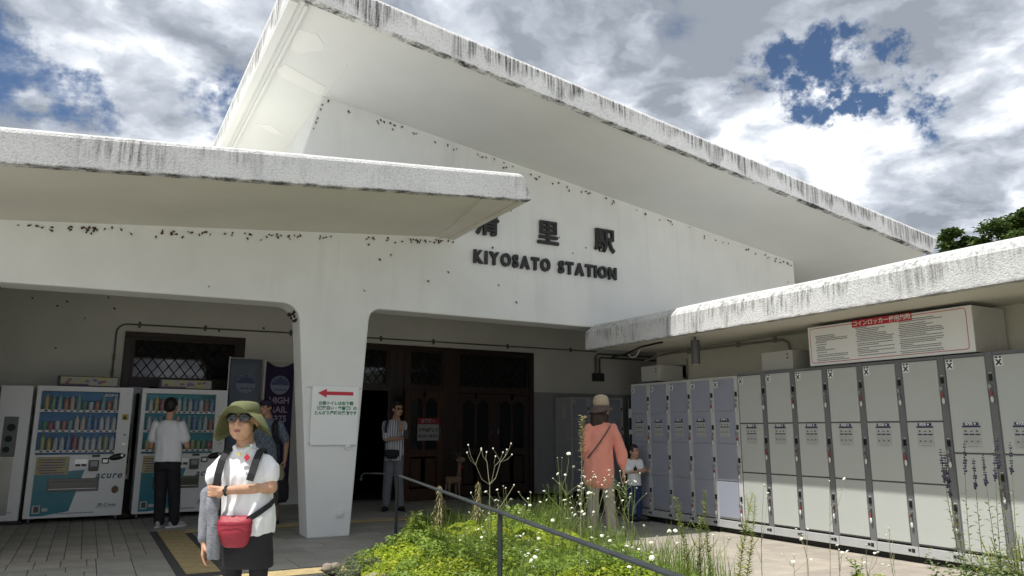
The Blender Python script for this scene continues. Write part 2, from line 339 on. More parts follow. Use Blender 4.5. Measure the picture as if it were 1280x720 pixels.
# paler repair patches on the soffit
m_patch = mat('fresh_paint_patch', (0.735, 0.738, 0.715), 0.85)
def soffit_patch(pts):
    q = MB(); q.add([(x, y, rl(x)+0.026) for x, y in pts]+[(x, y, rl(x)+0.035) for x, y in pts], [list(range(len(pts)-1, -1, -1)), list(range(len(pts), 2*len(pts)))]+[(i, (i+1) % len(pts), (i+1) % len(pts)+len(pts), i+len(pts)) for i in range(len(pts))])
    q.build('paint_patch', m_patch, st)
soffit_patch([(1.72, 8.85), (2.28, 9.05), (2.32, 9.3), (2.26, 9.34), (1.75, 9.2), (1.66, 9.05)])
soffit_patch([(1.66, 7.95), (1.86, 7.9), (1.98, 8.05), (2.02, 8.2), (1.92, 8.3), (1.82, 8.46), (1.70, 8.45), (1.66, 8.2)])
soffit_patch([(1.75, 10.9), (1.95, 10.8), (2.2, 11.0), (2.0, 11.05)])
MB().tube([(2.345, 9.3, rl(2.345)+0.03), (2.35, 8.3, rl(2.35)+0.03)], 0.006, 5).build('soffit_joint', m_soff, st)
# front canopy on the left
sec = [(7.2, 0), (7.2, 0.27), (7.212, 0.30), (7.24, 0.325), (7.30, 0.34), (9.45, 0.36), (9.45, 0.035), (7.30, 0.035), (7.30, 0)]
section_slab('front_canopy', sec, -9, 4.288, cl, m_fasc, st, endx=[0, 0.095, 0.115, 0.16, 0.21, 0.21, 0, 0, 0], seg_x=24, mats_soff=m_soffy, soff_edges=(5, 6, 7))
q = MB(); q.add([(x, y, cl(x)+z) for y in (7.305, 9.325) for x, z in ((4.20, 0.0), (4.284, 0.0), (4.284, 0.06), (4.20, 0.06))], [(0, 1, 2, 3), (7, 6, 5, 4), (0, 4, 5, 1), (1, 5, 6, 2), (2, 6, 7, 3), (3, 7, 4, 0)]); q.build('canopy_end_strip', m_soffy, st, fix=True)
q = MB(); q.add([(x, y, cl(x)+z) for y, o_ in ((7.305, 0.0), (9.325, 0.0)) for x, z in ((3.72+(0.33 if y > 8 else 0), 0.018), (4.195, 0.018), (4.195, 0.06), (3.72+(0.33 if y > 8 else 0), 0.06))], [(0, 1, 2, 3), (7, 6, 5, 4), (0, 4, 5, 1), (1, 5, 6, 2), (2, 6, 7, 3), (3, 7, 4, 0)]); q.build('canopy_end_soffit', m_soffy, st, fix=True)
# locker canopy on the right (section in XZ, runs along Y)
sec = [(6.49, 0), (6.50, 0.265), (6.52, 0.295), (6.60, 0.375), (6.66, 0.390), (8.7, 0.41), (8.7, 0.03), (6.66, 0.03), (6.66, 0.06), (6.60, 0.06), (6.60, 0)]
mb = MB(); ys = [9.30]+[9.0-0.5*i for i in range(0, 24)]; n = len(sec); vs = []
for i, y in enumerate(ys):
    for j, (x, z) in enumerate(sec):
        yy = y-(0.10 if (i == 0 and j in (3, 4)) else (0.04 if (i == 0 and j == 2) else 0))
        vs.append((x+0.012*sin(y*1.3)*(1 if j in (1, 2, 3) else 0), yy, 2.487+z+0.006*sin(y*2.1)*(1 if j in (2, 3, 4) else 0)))
fs = [(i*n+j, (i+1)*n+j, (i+1)*n+(j+1) % n, i*n+(j+1) % n) for i in range(len(ys)-1) for j in range(n)]
mb.add(vs, fs+[list(range(n)), [(len(ys)-1)*n+j for j in range(n-1, -1, -1)]])
for k in range(len(fs)):
    if (k % n) in (6, 7, 8, 9): mb.mi[k] = 1
mb.build('locker_canopy', [m_canr, m_soffy], st, fix=True)
MB().box(7.9, 8.2, -3, 9.33, 0, 2.52).build('locker_bay_wall', mat('cream_render', (0.55, 0.53, 0.43), 0.85, var=0.06, vscale=1.5, bump=0.3, bscale=50), st)
# arcade: back wall with the ticket hall doors, ceiling, side walls
poly = [(-9, 0), (-9, 3.6), (12, 3.6), (12, 0), (8.24, 0), (8.24, 2.88), (4.15, 2.88), (4.15, 0), (2.30, 0), (2.30, 2.88), (0.40, 2.88), (0.40, 0)]
MB().prism(poly, 'Y', 13.78, 14.0).build('arcade_back_wall', m_in, st, fix=True)
MB().box(-9, 12.2, 9.70, 14.0, 3.605, 3.8).build('arcade_ceiling', m_in, st)
MB().box(-9.2, -9.01, 9.74, 14, 0, 3.6).build('arcade_end_wall', m_in, st)
MB().box(12.01, 12.2, 9.74, 14, 0, 3.6).build('arcade_end_wall', m_in, st)
MB().box(1.0, 1.3, 9.74, 13.775, 3.35, 3.6).build('ceiling_beam', m_in, st) if False else None
MB().box(8.25, 12, 13.765, 13.778, 0, 2.10).build('grey_dado', mat('grey_dado', (0.36, 0.37, 0.37), 0.8, var=0.05), st)
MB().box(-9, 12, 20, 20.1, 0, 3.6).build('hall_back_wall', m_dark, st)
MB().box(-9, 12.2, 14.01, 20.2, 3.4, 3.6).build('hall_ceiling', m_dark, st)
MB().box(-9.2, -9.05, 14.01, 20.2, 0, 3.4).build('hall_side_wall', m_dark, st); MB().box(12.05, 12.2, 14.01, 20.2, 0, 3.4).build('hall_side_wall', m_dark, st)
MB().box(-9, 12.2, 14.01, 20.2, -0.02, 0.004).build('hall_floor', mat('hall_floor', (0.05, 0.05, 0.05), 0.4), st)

# lattice transom windows
def lattice(parent, x0, x1, z0, z1, y=13.80, step=0.17):
    f = MB(); t = 0.045
    f.box(x0, x1, y-0.03, y+0.03, z0, z0+t); f.box(x0, x1, y-0.03, y+0.03, z1-t, z1); f.box(x0, x0+t, y-0.028, y+0.028, z0+t, z1-t); f.box(x1-t, x1, y-0.028, y+0.028, z0+t, z1-t)
    w = f.build('transom_window', m_wood, parent)
    MB().box(x0+t, x1-t, y+0.004, y+0.012, z0+t, z1-t).build('pane', m_glass, w)
    b = MB(); h = z1-z0-2*t; k = x0+t-h*0.75
    while k < x1:
        for s_ in (1, -1):
            a = (k, z0+t) if s_ > 0 else (k, z1-t); c = (k+h*0.75, z1-t) if s_ > 0 else (k+h*0.75, z0+t)
            u0 = max(0, (x0+t-a[0])/(c[0]-a[0])); u1 = min(1, (x1-t-a[0])/(c[0]-a[0]))
            if u1 > u0: b.tube([(a[0]+(c[0]-a[0])*u0, y-0.004, a[1]+(c[1]-a[1])*u0), (a[0]+(c[0]-a[0])*u1, y-0.004, a[1]+(c[1]-a[1])*u1)], 0.008, 4)
        k += step
    b.build('lattice_bars', m_wood, w); return w
en = thing('hall_entrance', 'dark wooden entrance screen of the ticket hall with leaded transoms and one door standing open', 'entrance', (0, 0, 0))
q = MB()
for x0, x1 in ((4.15, 4.27), (4.98, 5.12), (5.30, 5.40), (6.14, 6.46), (8.14, 8.24)): q.box(x0, x1, 13.74, 13.90, 0, 2.86)
q.box(4.15, 8.24, 13.735, 13.905, 2.861, 2.93)
for x0, x1 in ((4.27, 4.98), (5.40, 6.14), (6.46, 8.14)): q.box(x0, x1, 13.75, 13.89, 2.03, 2.12)
q.box(5.12, 5.30, 13.76, 13.88, 0, 2.86)
q.build('door_frame', m_wood, en, bevel=0.006)
lattice(en, 4.27, 4.98, 2.12, 2.86); lattice(en, 5.40, 6.14, 2.12, 2.86); lattice(en, 6.46, 8.14, 2.12, 2.86)
def door_leaf(x0, x1, y, m, parent, name='door', arch=True):
    d = MB(); z1 = 2.02; w = x1-x0; s_ = 0.13; 
    d.box(x0, x0+s_, y, y+0.05, 0.02, z1); d.box(x1-s_, x1, y, y+0.05, 0.02, z1)
    d.box(x0+s_, x1-s_, y, y+0.05, 0.02, 0.22); d.box(x0+s_, x1-s_, y, y+0.05, 0.80, 0.93)
    mid = (x0+x1)/2; d.box(mid-0.03, mid+0.03, y+0.002, y+0.048, 0.93, z1-0.1)
    for a, b in ((x0+s_, mid-0.03), (mid+0.03, x1-s_)):
        top = [(a, z1), (a, z1-0.22)]+[(a+(b-a)*t, z1-0.22+0.10*sin(pi*t)) for t in (0.2, 0.4, 0.6, 0.8)]+[(b, z1-0.22), (b, z1)]
        d.prism(top, 'Y', y+0.003, y+0.047)
        d.box(a+0.02, b-0.02, y+0.01, y+0.04, 0.25, 0.77)
    o = d.build(name, m, parent, fix=True)
    g = MB(); g.box(x0+s_, x1-s_, y+0.02, y+0.028, 0.93, z1-0.12); g.build('pane', m_glass, o)
    return o
d1 = door_leaf(6.46, 7.30, 13.77, m_wood, en); d2 = door_leaf(7.30, 8.14, 13.77, m_wood, en)
m_chrome = mat('chrome', (0.6, 0.6, 0.6), 0.2, metal=1)
for d, x in ((d1, 7.22), (d2, 7.38)): MB().box(x-0.012, x+0.012, 13.735, 13.768, 1.22, 1.32).build('handle', m_chrome, d)
od = door_leaf(0, 0.84, -0.025, m_woodr, en, 'open_door'); od.location = (5.14, 13.28, 0); od.rotation_euler = (0, 0, radians(8)); od['label'] = 'red brown door leaf standing open'
MB().box(0.745, 0.77, -0.05, -0.03, 1.22, 1.32).build('handle', m_chrome, od)
po = MB().box(0.27, 0.74, -0.034, -0.03, 1.10, 1.52).build('poster', mat('paper', (0.30, 0.30, 0.29), 0.8), od)
MB().box(0.27, 0.74, -0.038, -0.035, 1.40, 1.52).build('poster_heading', mat('poster_red', (0.22, 0.02, 0.03), 0.8), od)
m_ink = mat('black_ink', (0.02, 0.02, 0.02), 0.6)
text('poster_lettering', 'お客様へ', 0.08, (0.50, -0.0395, 1.432), od, mat('pale_ink', (0.35, 0.35, 0.35), 0.6), off=0.002)
text('poster_lettering', 'ドアは押して', 0.072, (0.505, -0.0352, 1.27), od, m_ink, off=0.004); text('poster_lettering', 'お入りください', 0.063, (0.505, -0.0352, 1.16), od, m_ink, off=0.004)
aw = thing('arcade_window', 'dark wooden leaded window behind the vending machines', 'window', (0, 0, 0))
q = MB(); q.box(0.40, 0.52, 13.745, 13.90, 0, 2.80); q.box(2.18, 2.30, 13.745, 13.90, 0, 2.80); q.box(0.40, 2.30, 13.74, 13.905, 2.801, 2.885); q.box(0.52, 2.18, 13.75, 13.89, 1.98, 2.10); q.box(0.52, 2.18, 13.76, 13.88, 0, 0.5)
q.build('window_frame', m_wood, aw, bevel=0.006); lattice(aw, 0.52, 2.18, 2.10, 2.80)
MB().box(0.52, 2.18, 13.82, 13.83, 0.5, 1.98).build('pane', m_glass, aw)

# conduits on the walls
def pipe(label, pts, r=0.014, clips=(), cat='conduit', clip_axis=None):
    t = thing('conduit', label, cat); MB().tube(pts, r, 8).build('pipe', m_pipe, t)
    for c in clips: MB().box(c[0]-0.02, c[0]+0.02, c[1]-0.022, c[1]+0.015, c[2]-0.05, c[2]+0.05).build('clip', m_pipe, t, bevel=0.004)
    return t
yy = 13.755
a = [(0.27, yy, 1.95), (0.27, yy, 2.85)]+[(0.42-0.15*cos(radians(t)), yy, 2.85+0.15*sin(radians(t))) for t in (20, 45, 70, 90)]+[(3.6, yy, 3.035)]
t = pipe('grey conduit bending round the leaded window and along the left arcade wall', a, clips=[(0.27, yy, 2.45), (0.27, yy, 2.2), (0.60, yy, 3.0), (1.62, yy, 3.015), (3.08, yy, 3.03)])
MB().box(0.23, 0.31, yy-0.04, yy+0.02, 1.86, 1.98).build('junction_box', m_black, t)
pipe('straight dark conduit above the ticket hall entrance', [(4.0, yy, 3.03), (9.62, yy, 3.05), (9.9, yy, 3.05)], clips=[(4.80, yy, 3.03), (5.9, yy, 3.035), (7.6, yy, 3.04), (9.2, yy, 3.05)])
MB().box(3.0, 3.001, 9, 9.001, 0, 0.001) if False else None

# raised lettering
m_let = mat('black_letter', (0.012, 0.012, 0.013), 0.45)
sg = thing('station_lettering', 'black raised letters KIYOSATO STATION and three kanji on the white gable', 'sign', (0, 9.335, 0))
def letter(ch, x, z, size, sx=1.0, off=0.012, rz=None):
    me = text_mesh(ch, size, ext=0.022, off=off, align='LEFT', sx=sx); me.materials.append(m_let)
    xs = [v.co.x for v in me.vertices]; ys_ = [v.co.y for v in me.vertices]
    me.transform(Matrix.Translation((-(min(xs)), -min(ys_) if rz is None else 0, 0))); me.transform(ROTY); me.transform(Matrix.Translation((x, -0.03, z)))
    o = link('letter', me, sg); return max(xs)-min(xs)
def word(s_, x0, x1, z, h):
    ws = []; gap = 0.03
    for c in s_:
        me = text_mesh(c, h/0.727, off=0.012); xs = [v.co.x for v in me.vertices]; ws.append(max(xs)-min(xs)); bpy.data.meshes.remove(me)
    tot = sum(ws); k = (x1-x0-gap*(len(s_)-1))/tot; x = x0
    for c, w in zip(s_, ws): letter(c, x, z, h/0.727, sx=k); x += w*k+gap
word('KIYOSATO', 4.585, 5.87, 3.632, 0.185); word('STATION', 6.02, 7.11, 3.632, 0.185)
for ch, x in (('清', 4.60), ('里', 5.655), ('駅', 6.70)): letter(ch, x, 4.06, 0.40, sx=0.98, off=0.010)

# notice board on the pier
pb = thing('direction_notice', 'white notice with a red left arrow and green Japanese text on the central pier', 'notice', (0, 0, 0))
MB().box(2.385, 2.978, 9.305, 9.318, 1.10, 1.825).build('board', mat('notice_white', (0.80, 0.82, 0.82), 0.55), pb, bevel=0.003)
m_red = mat('sign_red', (0.52, 0.025, 0.04), 0.5); m_grn = mat('sign_green', (0.02, 0.19, 0.08), 0.5)
MB().prism([(2.455, 1.735), (2.565, 1.79), (2.565, 1.757), (2.905, 1.757), (2.905, 1.713), (2.565, 1.713), (2.565, 1.68)], 'Y', 9.3015, 9.3045).build('arrow', m_red, pb, fix=True)
for s_, z in (('公衆トイレは右下側', 1.595), ('（道路沿い・交番横）の', 1.535), ('とんがり屋根の建物です', 1.475)): text('lettering', s_, 0.049, (2.69, 9.303, z), pb, m_grn, off=0.0020)
q = MB()
for a, b in (((2.39, 9.30, 1.80), (2.28, 9.42, 1.77)), ((2.975, 9.30, 1.80), (3.04, 9.42, 1.79)), ((2.39, 9.30, 1.12), (2.36, 9.42, 1.10)), ((2.975, 9.30, 1.12), (3.0, 9.42, 1.13))): q.tube([a, ((a[0]+b[0])/2, 9.315, a[2]+0.006), b], 0.002, 4)
q.build('wire', m_black, pb)
for x, z, n_ in ((2.80, 0.27, 'low on the central pier'), (2.86, 1.075, 'just under the notice board')):
    o = MB(); o.disc((x, 9.30, z), 0.035, 'Y', 0.034, 14); o.box(x-0.028, x+0.028, 9.29, 9.33, z-0.005, z+0.045); tag(o.build('wall_fitting', m_wall, None, bevel=0.004), 'small white painted fitting '+n_, 'fitting')
# ------------------------------------------------------------------ ground, floor, walkway
m_asph = mat('asphalt', (0.06, 0.06, 0.06), 0.9, var=0.2, vscale=3, bump=0.4, bscale=90)
g = MB(); g.add([(-700, -700, -0.06), (700, -700, -0.06), (700, 700, -0.06), (-700, 700, -0.06)], [(0, 1, 2, 3)]); tag(g.build('ground', m_asph), kind='structure')
tag(MB().box(-34, 34, -38, -3.02, -0.055, -0.02).box(-34, -12.02, -3.0, 9, -0.055, -0.02).box(8.3, 34, -3.0, 9, -0.055, -0.02).build('forecourt', mat('forecourt_concrete', (0.46, 0.445, 0.41), 0.9, var=0.12, vscale=0.6, bump=0.3, bscale=60)), kind='structure')
m_grout = mat('grout', (0.035, 0.034, 0.032), 0.95)
fl = tag(MB().box(-6, 7.25, 6.66, 13.78, -0.05, -0.008).build('floor', m_grout), kind='structure')
m_tile = [mat('floor_tile_%d' % i, c, 0.62, var=0.16, vscale=2.2, bump=0.25, bscale=60, bdist=0.003) for i, c in enumerate(((0.31, 0.30, 0.275), (0.335, 0.325, 0.30), (0.29, 0.28, 0.257)))]
m_plank = [mat('floor_brick_%d' % i, c, 0.7, var=0.14, vscale=3, bump=0.3, bscale=60, bdist=0.003) for i, c in enumerate(((0.33, 0.312, 0.272), (0.30, 0.283, 0.245), (0.35, 0.33, 0.288)))]
m_pave = [mat('paver_%d' % i, c, 0.85, var=0.12, vscale=3, bump=0.4, bscale=70, bdist=0.003) for i, c in enumerate(((0.30, 0.27, 0.23), (0.325, 0.29, 0.245), (0.28, 0.25, 0.215)))]
cache = {}
def tile(x0, x1, y0, y1, mats, parent, name='tile', rnd=0.0008, g_=0.006):
    w, d = round(x1-x0-g_, 3), round(y1-y0-g_, 3); i = random.randrange(3); k = (w, d, i, mats[0].name)
    if k not in cache:
        q = MB(); b = 0.003
        q.add([(-w/2, -d/2, -0.012), (w/2, -d/2, -0.012), (w/2, d/2, -0.012), (-w/2, d/2, -0.012), (-w/2, -d/2, -b), (w/2, -d/2, -b), (w/2, d/2, -b), (-w/2, d/2, -b), (-w/2+b, -d/2+b, 0), (w/2-b, -d/2+b, 0), (w/2-b, d/2-b, 0), (-w/2+b, d/2-b, 0)],
              [(0, 1, 5, 4), (1, 2, 6, 5), (2, 3, 7, 6), (3, 0, 4, 7), (4, 5, 9, 8), (5, 6, 10, 9), (6, 7, 11, 10), (7, 4, 8, 11), (8, 9, 10, 11)])
        cache[k] = q.mesh(name, mats[i])
    o = link(name, cache[k], parent); o.location = ((x0+x1)/2, (y0+y1)/2, random.uniform(-rnd, rnd)); return o
# tactile strip: one leg towards the street, one along the arcade, one at the kerb line
tact_rects = [(0.90, 1.20, 7.62, 10.62), (0.90, 4.05, 10.62, 10.92), (0.90, 2.22, 7.08, 7.38)]
border = 0.075
def blocked(x0, x1, y0, y1):
    for a, b, c, d in ((0.82, 1.285, 7.0, 10.99), (0.82, 7.3, 10.56, 11.0), (0.82, 2.33, 7.0, 7.46)):
        if x0 < b-0.001 and x1 > a+0.001 and y0 < d-0.001 and y1 > c+0.001: return True
    return False
def fill(x0, x1, y0, y1, sx, sy, mats, parent, name='tile', stag=0.0):
    y = y0; r = 0
    while y < y1-0.02:
        ye = min(y+sy, y1); x = x0-(stag*sx if r % 2 else 0)
        while x < x1-0.02:
            a, b = max(x, x0), min(x+sx, x1)
            if b-a > 0.03: tile(a, b, y, ye, mats, parent, name)
            x += sx
        y = ye; r += 1
# brick-like pavers on the left, running away from the viewer
x = 0.82
while x > -2.3:
    for y0, y1 in ((9.0, 9.65), (9.65, 10.3), (10.3, 10.95), (10.95, 11.6), (11.6, 12.25), (12.25, 13.78)): tile(x-0.15, x, y0, y1, m_plank, fl, 'paver')
    x -= 0.15
fill(-2.3, 0.20, 8.56, 9.0, 0.22, 0.44, m_plank, fl, 'paver'); fill(-2.3, 0.20, 7.9, 8.56, 0.3, 0.33, m_tile, fl, 'tile', 0.5); fill(0.20, 0.82, 7.46, 9.0, 0.31, 0.77, m_tile, fl)
fill(-2.3, 0.20, 7.0, 7.9, 0.6, 0.45, m_tile, fl)
fill(1.285, 7.25, 7.46, 10.56, 0.6, 0.62, m_tile, fl, 'tile', 0.5)
fill(0.82, 7.25, 11.0, 13.78, 0.642, 0.695, m_tile, fl, 'tile', 0.5); fill(2.33, 3.95, 7.0, 7.46, 0.57, 0.46, m_tile, fl)
m_tact = mat('tactile_yellow', (0.40, 0.315, 0.16), 0.75, var=0.15, vscale=6); m_tb = mat('tactile_border', (0.06, 0.06, 0.06), 0.8)
ts = thing('tactile_strip', 'yellow tactile guide strip with dark borders turning across the arcade floor', 'tactile paving', (0, 0, 0))
MB().box(0.82, 1.285, 7.46, 10.56, -0.009, -0.0035).box(0.82, 7.25, 10.56, 11.0, -0.009, -0.0035).box(0.82, 2.33, 7.0, 7.46, -0.009, -0.0035).build('border', m_tb, ts)
bars = MB(); bars.box(0, 0.294, 0, 0.294, -0.002, 0.004)
for i in range(4): bars.prism([(0.035+i*0.075-0.012, 0.004), (0.035+i*0.075-0.009, 0.008), (0.035+i*0.075+0.009, 0.008), (0.035+i*0.075+0.012, 0.004)], 'Y', 0.012, 0.282)
barm = bars.mesh('tactile_tile', m_tact)
dots = MB(); dots.box(0, 0.294, 0, 0.294, -0.002, 0.004)
for i in range(5):
    for j in range(5): dots.tube([(0.033+i*0.057, 0.033+j*0.057, 0.003), (0.033+i*0.057, 0.033+j*0.057, 0.008)], [0.012, 0.008], 6)
dotm = dots.mesh('tactile_tile', m_tact)
for k in range(10): link('tactile_tile', barm, ts).location = (0.903, 7.62+k*0.3, 0)
for k in range(21):
    o = link('tactile_tile', barm, ts); o.location = (0.903+k*0.3, 10.914, 0) if k else (0.903, 10.62, 0)
    if k: o.rotation_euler = (0, 0, -pi/2)
for k in range(5):
    o = link('tactile_tile', dotm if k in (0, 4) else barm, ts)
    if k in (0, 4): o.location = (0.903+k*0.264, 7.082, 0)
    else: o.location = (0.903+k*0.264, 7.376, 0); o.rotation_euler = (0, 0, -pi/2); o.scale = (1, 0.9, 1)
# open plaza in front, low kerb round the bed
tag(MB().box(-12, 2.9, 2.0, 6.655, -0.05, -0.008).build('pavement', m_grout), kind='structure')
pv = bpy.data.objects['pavement']
m_front = [mat('front_paver_%d' % i, c, 0.85, var=0.1, vscale=3, bump=0.4, bscale=70, bdist=0.003) for i, c in enumerate(((0.44, 0.425, 0.39), (0.47, 0.455, 0.42), (0.42, 0.405, 0.37)))]
fill(-1.8, 2.2, 4.4, 6.65, 0.6, 0.5, m_front, pv, 'paver')
tag(MB().box(-12, -1.8, 2.0, 13.78, -0.048, -0.001).build('pavement_side', m_front[2]), kind='structure')
tag(MB().box(-12, 2.2, -4, 4.39, -0.048, -0.001).build('pavement_near', m_front[0]), kind='structure')
wk = tag(MB().box(3.9, 7.9, -3, 7.45, -0.05, -0.008).build('walkway', m_grout), kind='structure')
fill(3.97, 7.4, 2.2, 7.45, 0.49, 0.35, m_pave, wk, 'paver', 0.5)
q = MB(); q.box(3.905, 3.965, -3, 7.44, -0.05, 0.0); tag(q.build('kerb', mat('kerb_concrete', (0.25, 0.24, 0.22), 0.9, var=0.2, vscale=8)), kind='structure')
# ------------------------------------------------------------------ coin lockers
m_gframe = mat('locker_frame_grey', (0.15, 0.155, 0.16), 0.45, var=0.05); m_gdoor = mat('locker_door_grey', (0.455, 0.48, 0.455), 0.36, var=0.025, vscale=2, bump=0.03, bscale=8)
m_bframe = mat('locker_frame_pale', (0.52, 0.53, 0.52), 0.45, var=0.05); m_bdoor = mat('locker_door_blue', (0.31, 0.33, 0.40), 0.40, var=0.03, vscale=2, bump=0.03, bscale=8)
m_base = mat('locker_base_grey', (0.42, 0.43, 0.43), 0.5, var=0.06); m_kick = mat('black_kick', (0.015, 0.015, 0.016), 0.7)
m_navy = mat('navy_print', (0.03, 0.035, 0.09), 0.5); m_sheet = mat('sheet_print', (0.42, 0.43, 0.41), 0.5); m_steel = mat('steel', (0.45, 0.45, 0.46), 0.3, metal=0.8)
m_tagw = mat('white_tag', (0.62, 0.62, 0.60), 0.4); m_tagr = mat('red_tag', (0.30, 0.05, 0.045), 0.4); m_icon = mat('grey_print', (0.10, 0.10, 0.11), 0.6)
FX = 0.0   # front face at local x=0, body goes to +x, column runs y from 0 (far, +y) to -w (near)
def strip_text_mesh(txt, size, m, off=0.001):
    me = text_mesh(txt, size, m=m, off=off); me.transform(ROTX); return me
m_wink = mat('white_ink', (0.75, 0.75, 0.75), 0.6)
t500 = strip_text_mesh('¥500', 0.034, m_wink); t700 = strip_text_mesh('¥700', 0.034, m_wink); t400 = strip_text_mesh('¥400', 0.034, m_wink)
tX = strip_text_mesh('X', 0.066, m_ink, 0.004)
def locker(rows, mdoor, mframe, w, price, red):
    """rows = list of (z_low, z_high) from the top door down"""
    t = thing('coin_locker', 'x', 'coin locker'); dw = w-0.078; top = rows[0][1]+0.03
    f = MB()
    f.box(0.004, 0.58, -w, -0.0, 0.175, top)                      # carcass behind the doors
    f.box(-0.004, 0.0035, -w+0.001, -(0.012+dw), 0.16, top)       # lock strip
    f.box(-0.004, 0.0035, -(0.010+dw), -0.001, rows[0][1]+0.004, top)
    f.box(-0.004, 0.0035, -0.010, -0.001, 0.16, rows[0][1]+0.003)
    f.build('frame', mframe, t, fix=True)
    for i, (a, b) in enumerate(rows):
        d = MB().box(-0.012, 0.002, -(0.008+dw), -0.014, a+0.006, b-0.004).build('door', mdoor, t, bevel=0.003, seg=1)
        yc = -(0.012+dw)-0.033
        l = MB(); l.box(-0.016, -0.004, yc-0.014, yc+0.014, b-0.235, b-0.175); l.tube([(-0.016, yc, b-0.205), (-0.02, yc, b-0.205)], 0.008, 8)
        lo = l.build('lock', m_black, t)
        q = MB(); q.disc((-0.034, yc+0.006, b-0.285), 0.018, 'X', 0.03, 12); q.box(-0.040, -0.034, yc+0.001, yc+0.011, b-0.312, b-0.262); q.build('knob', m_steel, lo)
        q = MB(); q.tube([(-0.022, yc+0.004, b-0.305), (-0.026, yc-0.002, b-0.375)], 0.003, 5); q.build('key_string', m_tagr if (i+red) % 3 else m_steel, lo)
        q = MB(); q.sph((-0.026, yc-0.002, b-0.405), 0.024, 10, 6, (0.28, 0.62, 1.25)); q.build('key_tag', m_tagw, lo, smooth=True)
        q = MB(); q.box(-0.03, -0.018, yc-0.008, yc+0.010, b-0.37, b-0.335); q.build('key_tag', m_tagr if (i+red) % 2 else m_steel, lo)
        q = MB(); q.box(-0.006, -0.0045, yc-0.013, yc+0.013, b-0.163, b-0.157); q.build('number_plate', m_tagw, lo)
        if i == 0:
            s_ = MB().box(-0.0145, -0.0125, -0.092, -0.020, b-0.104, b-0.014).build('sticker', mat('sticker_bright', (0.8, 0.8, 0.8), 0.5), d)
            MB().box(-0.0155, -0.0147, -0.085, -0.062, b-0.032, b-0.016).box(-0.0155, -0.0147, -0.050, -0.027, b-0.032, b-0.016).build('sticker_mark', m_ink, d)
            me = bpy.data.meshes.get('sx_%d' % int(b*1000)) or tX.copy(); me.name = 'sx_%d' % int(b*1000)
            o = link('sticker_letter', tX, d); o.location = (-0.0158, -0.056, b-0.092)
        if (len(rows) > 2 and i == 1) or (len(rows) == 2 and i == 0):
            zt = b-0.012 if len(rows) == 3 else (b-0.09 if len(rows) == 4 else a+0.285); yc2 = -0.014-dw*0.5+0.005; hw = 0.085
            sh = MB(); sh.cur = 0; sh.box(-0.0150, -0.0125, yc2-hw, yc2+hw, zt-0.235, zt-0.028)
            sh.cur = 1; sh.box(-0.0165, -0.0128, yc2-hw, yc2+hw, zt-0.046, zt-0.030); sh.box(-0.0165, -0.0128, yc2-hw*0.82, yc2+hw*0.82, zt-0.026, zt)
            for k in range(3):
                c = yc2+hw*0.62-k*hw*0.62; sh.cur = 1; sh.box(-0.0162, -0.0149, c-0.022, c+0.022, zt-0.118, zt-0.104)
                sh.cur = 3; sh.box(-0.016, -0.0149, c-0.021, c+0.021, zt-0.2, zt-0.199); sh.box(-0.016, -0.0149, c-0.021, c+0.021, zt-0.152, zt-0.151); sh.box(-0.016, -0.0149, c-0.022, c-0.021, zt-0.2, zt-0.151); sh.box(-0.016, -0.0149, c+0.021, c+0.022, zt-0.2, zt-0.151)
                sh.prism([(c-0.012, zt-0.085), (c+0.010, zt-0.09), (c+0.013, zt-0.066), (c-0.003, zt-0.074)] if k != 1 else [(c-0.015, zt-0.085), (c+0.015, zt-0.085), (c+0.015, zt-0.078), (c-0.015, zt-0.075)], 'X', -0.016, -0.0149)
                sh.prism([(c-0.010, zt-0.182), (c+0.009, zt-0.185), (c+0.012, zt-0.165), (c-0.004, zt-0.170)], 'X', -0.016, -0.0149)
            sh.cur = 3; sh.box(-0.0158, -0.0149, yc2-0.05, yc2+0.05, zt-0.222, zt-0.219); sh.box(-0.0158, -0.0149, yc2-0.06, yc2+0.06, zt-0.138, zt-0.1365)
            so_ = sh.build('instruction_sheet', [m_sheet, m_navy, m_wink, m_icon], d)
            o = link('price', price, so_); o.location = (-0.0172, yc2+0.018, zt-0.024)
            q = MB(); q.disc((-0.018, yc2-0.038, zt-0.013), 0.009, 'X', 0.001, 10); q.build('coin_mark', m_wink, so_)
    b = MB().box(-0.006, 0.5, -w+0.002, -0.002, 0.066, 0.158).build('base_panel', m_base, t, bevel=0.003, seg=1)
    MB().box(-0.009, -0.005, -w+0.035, -w+0.068, 0.10, 0.135).box(-0.0085, -0.005, -w+0.075, -w+0.105, 0.105, 0.130).build('base_slot', m_black, b)
    MB().box(0.05, 0.5, -w+0.002, -0.002, -0.02, 0.064).build('plinth', m_kick, t)
    return t
r3 = [(1.378, 1.976), (0.774, 1.372), (0.185, 0.768)]; r2 = [(1.078, 1.976), (0.185, 1.072)]; r4 = [(1.538, 1.955), (1.122, 1.534), (0.648, 1.118), (0.19, 0.642)]
pg = [locker(r3, m_gdoor, m_gframe, 0.4505, t500, k) for k in (0, 1)]; pw_ = locker(r2, m_gdoor, m_gframe, 0.4535, t700, 1); pb_ = [locker(r4, m_bdoor, m_bframe, 0.4385, t400, k) for k in (0, 1)]
used = set()
def put(proto, x, y, rz, label, group):
    o = proto if proto.name not in used else copy_tree(proto); used.add(proto.name)
    o.location = (x, y, 0); o.rotation_euler = (0, 0, rz); o['label'] = label; o['group'] = group; o['category'] = 'coin locker'; return o
GG = 'grey coin lockers along the right wall'
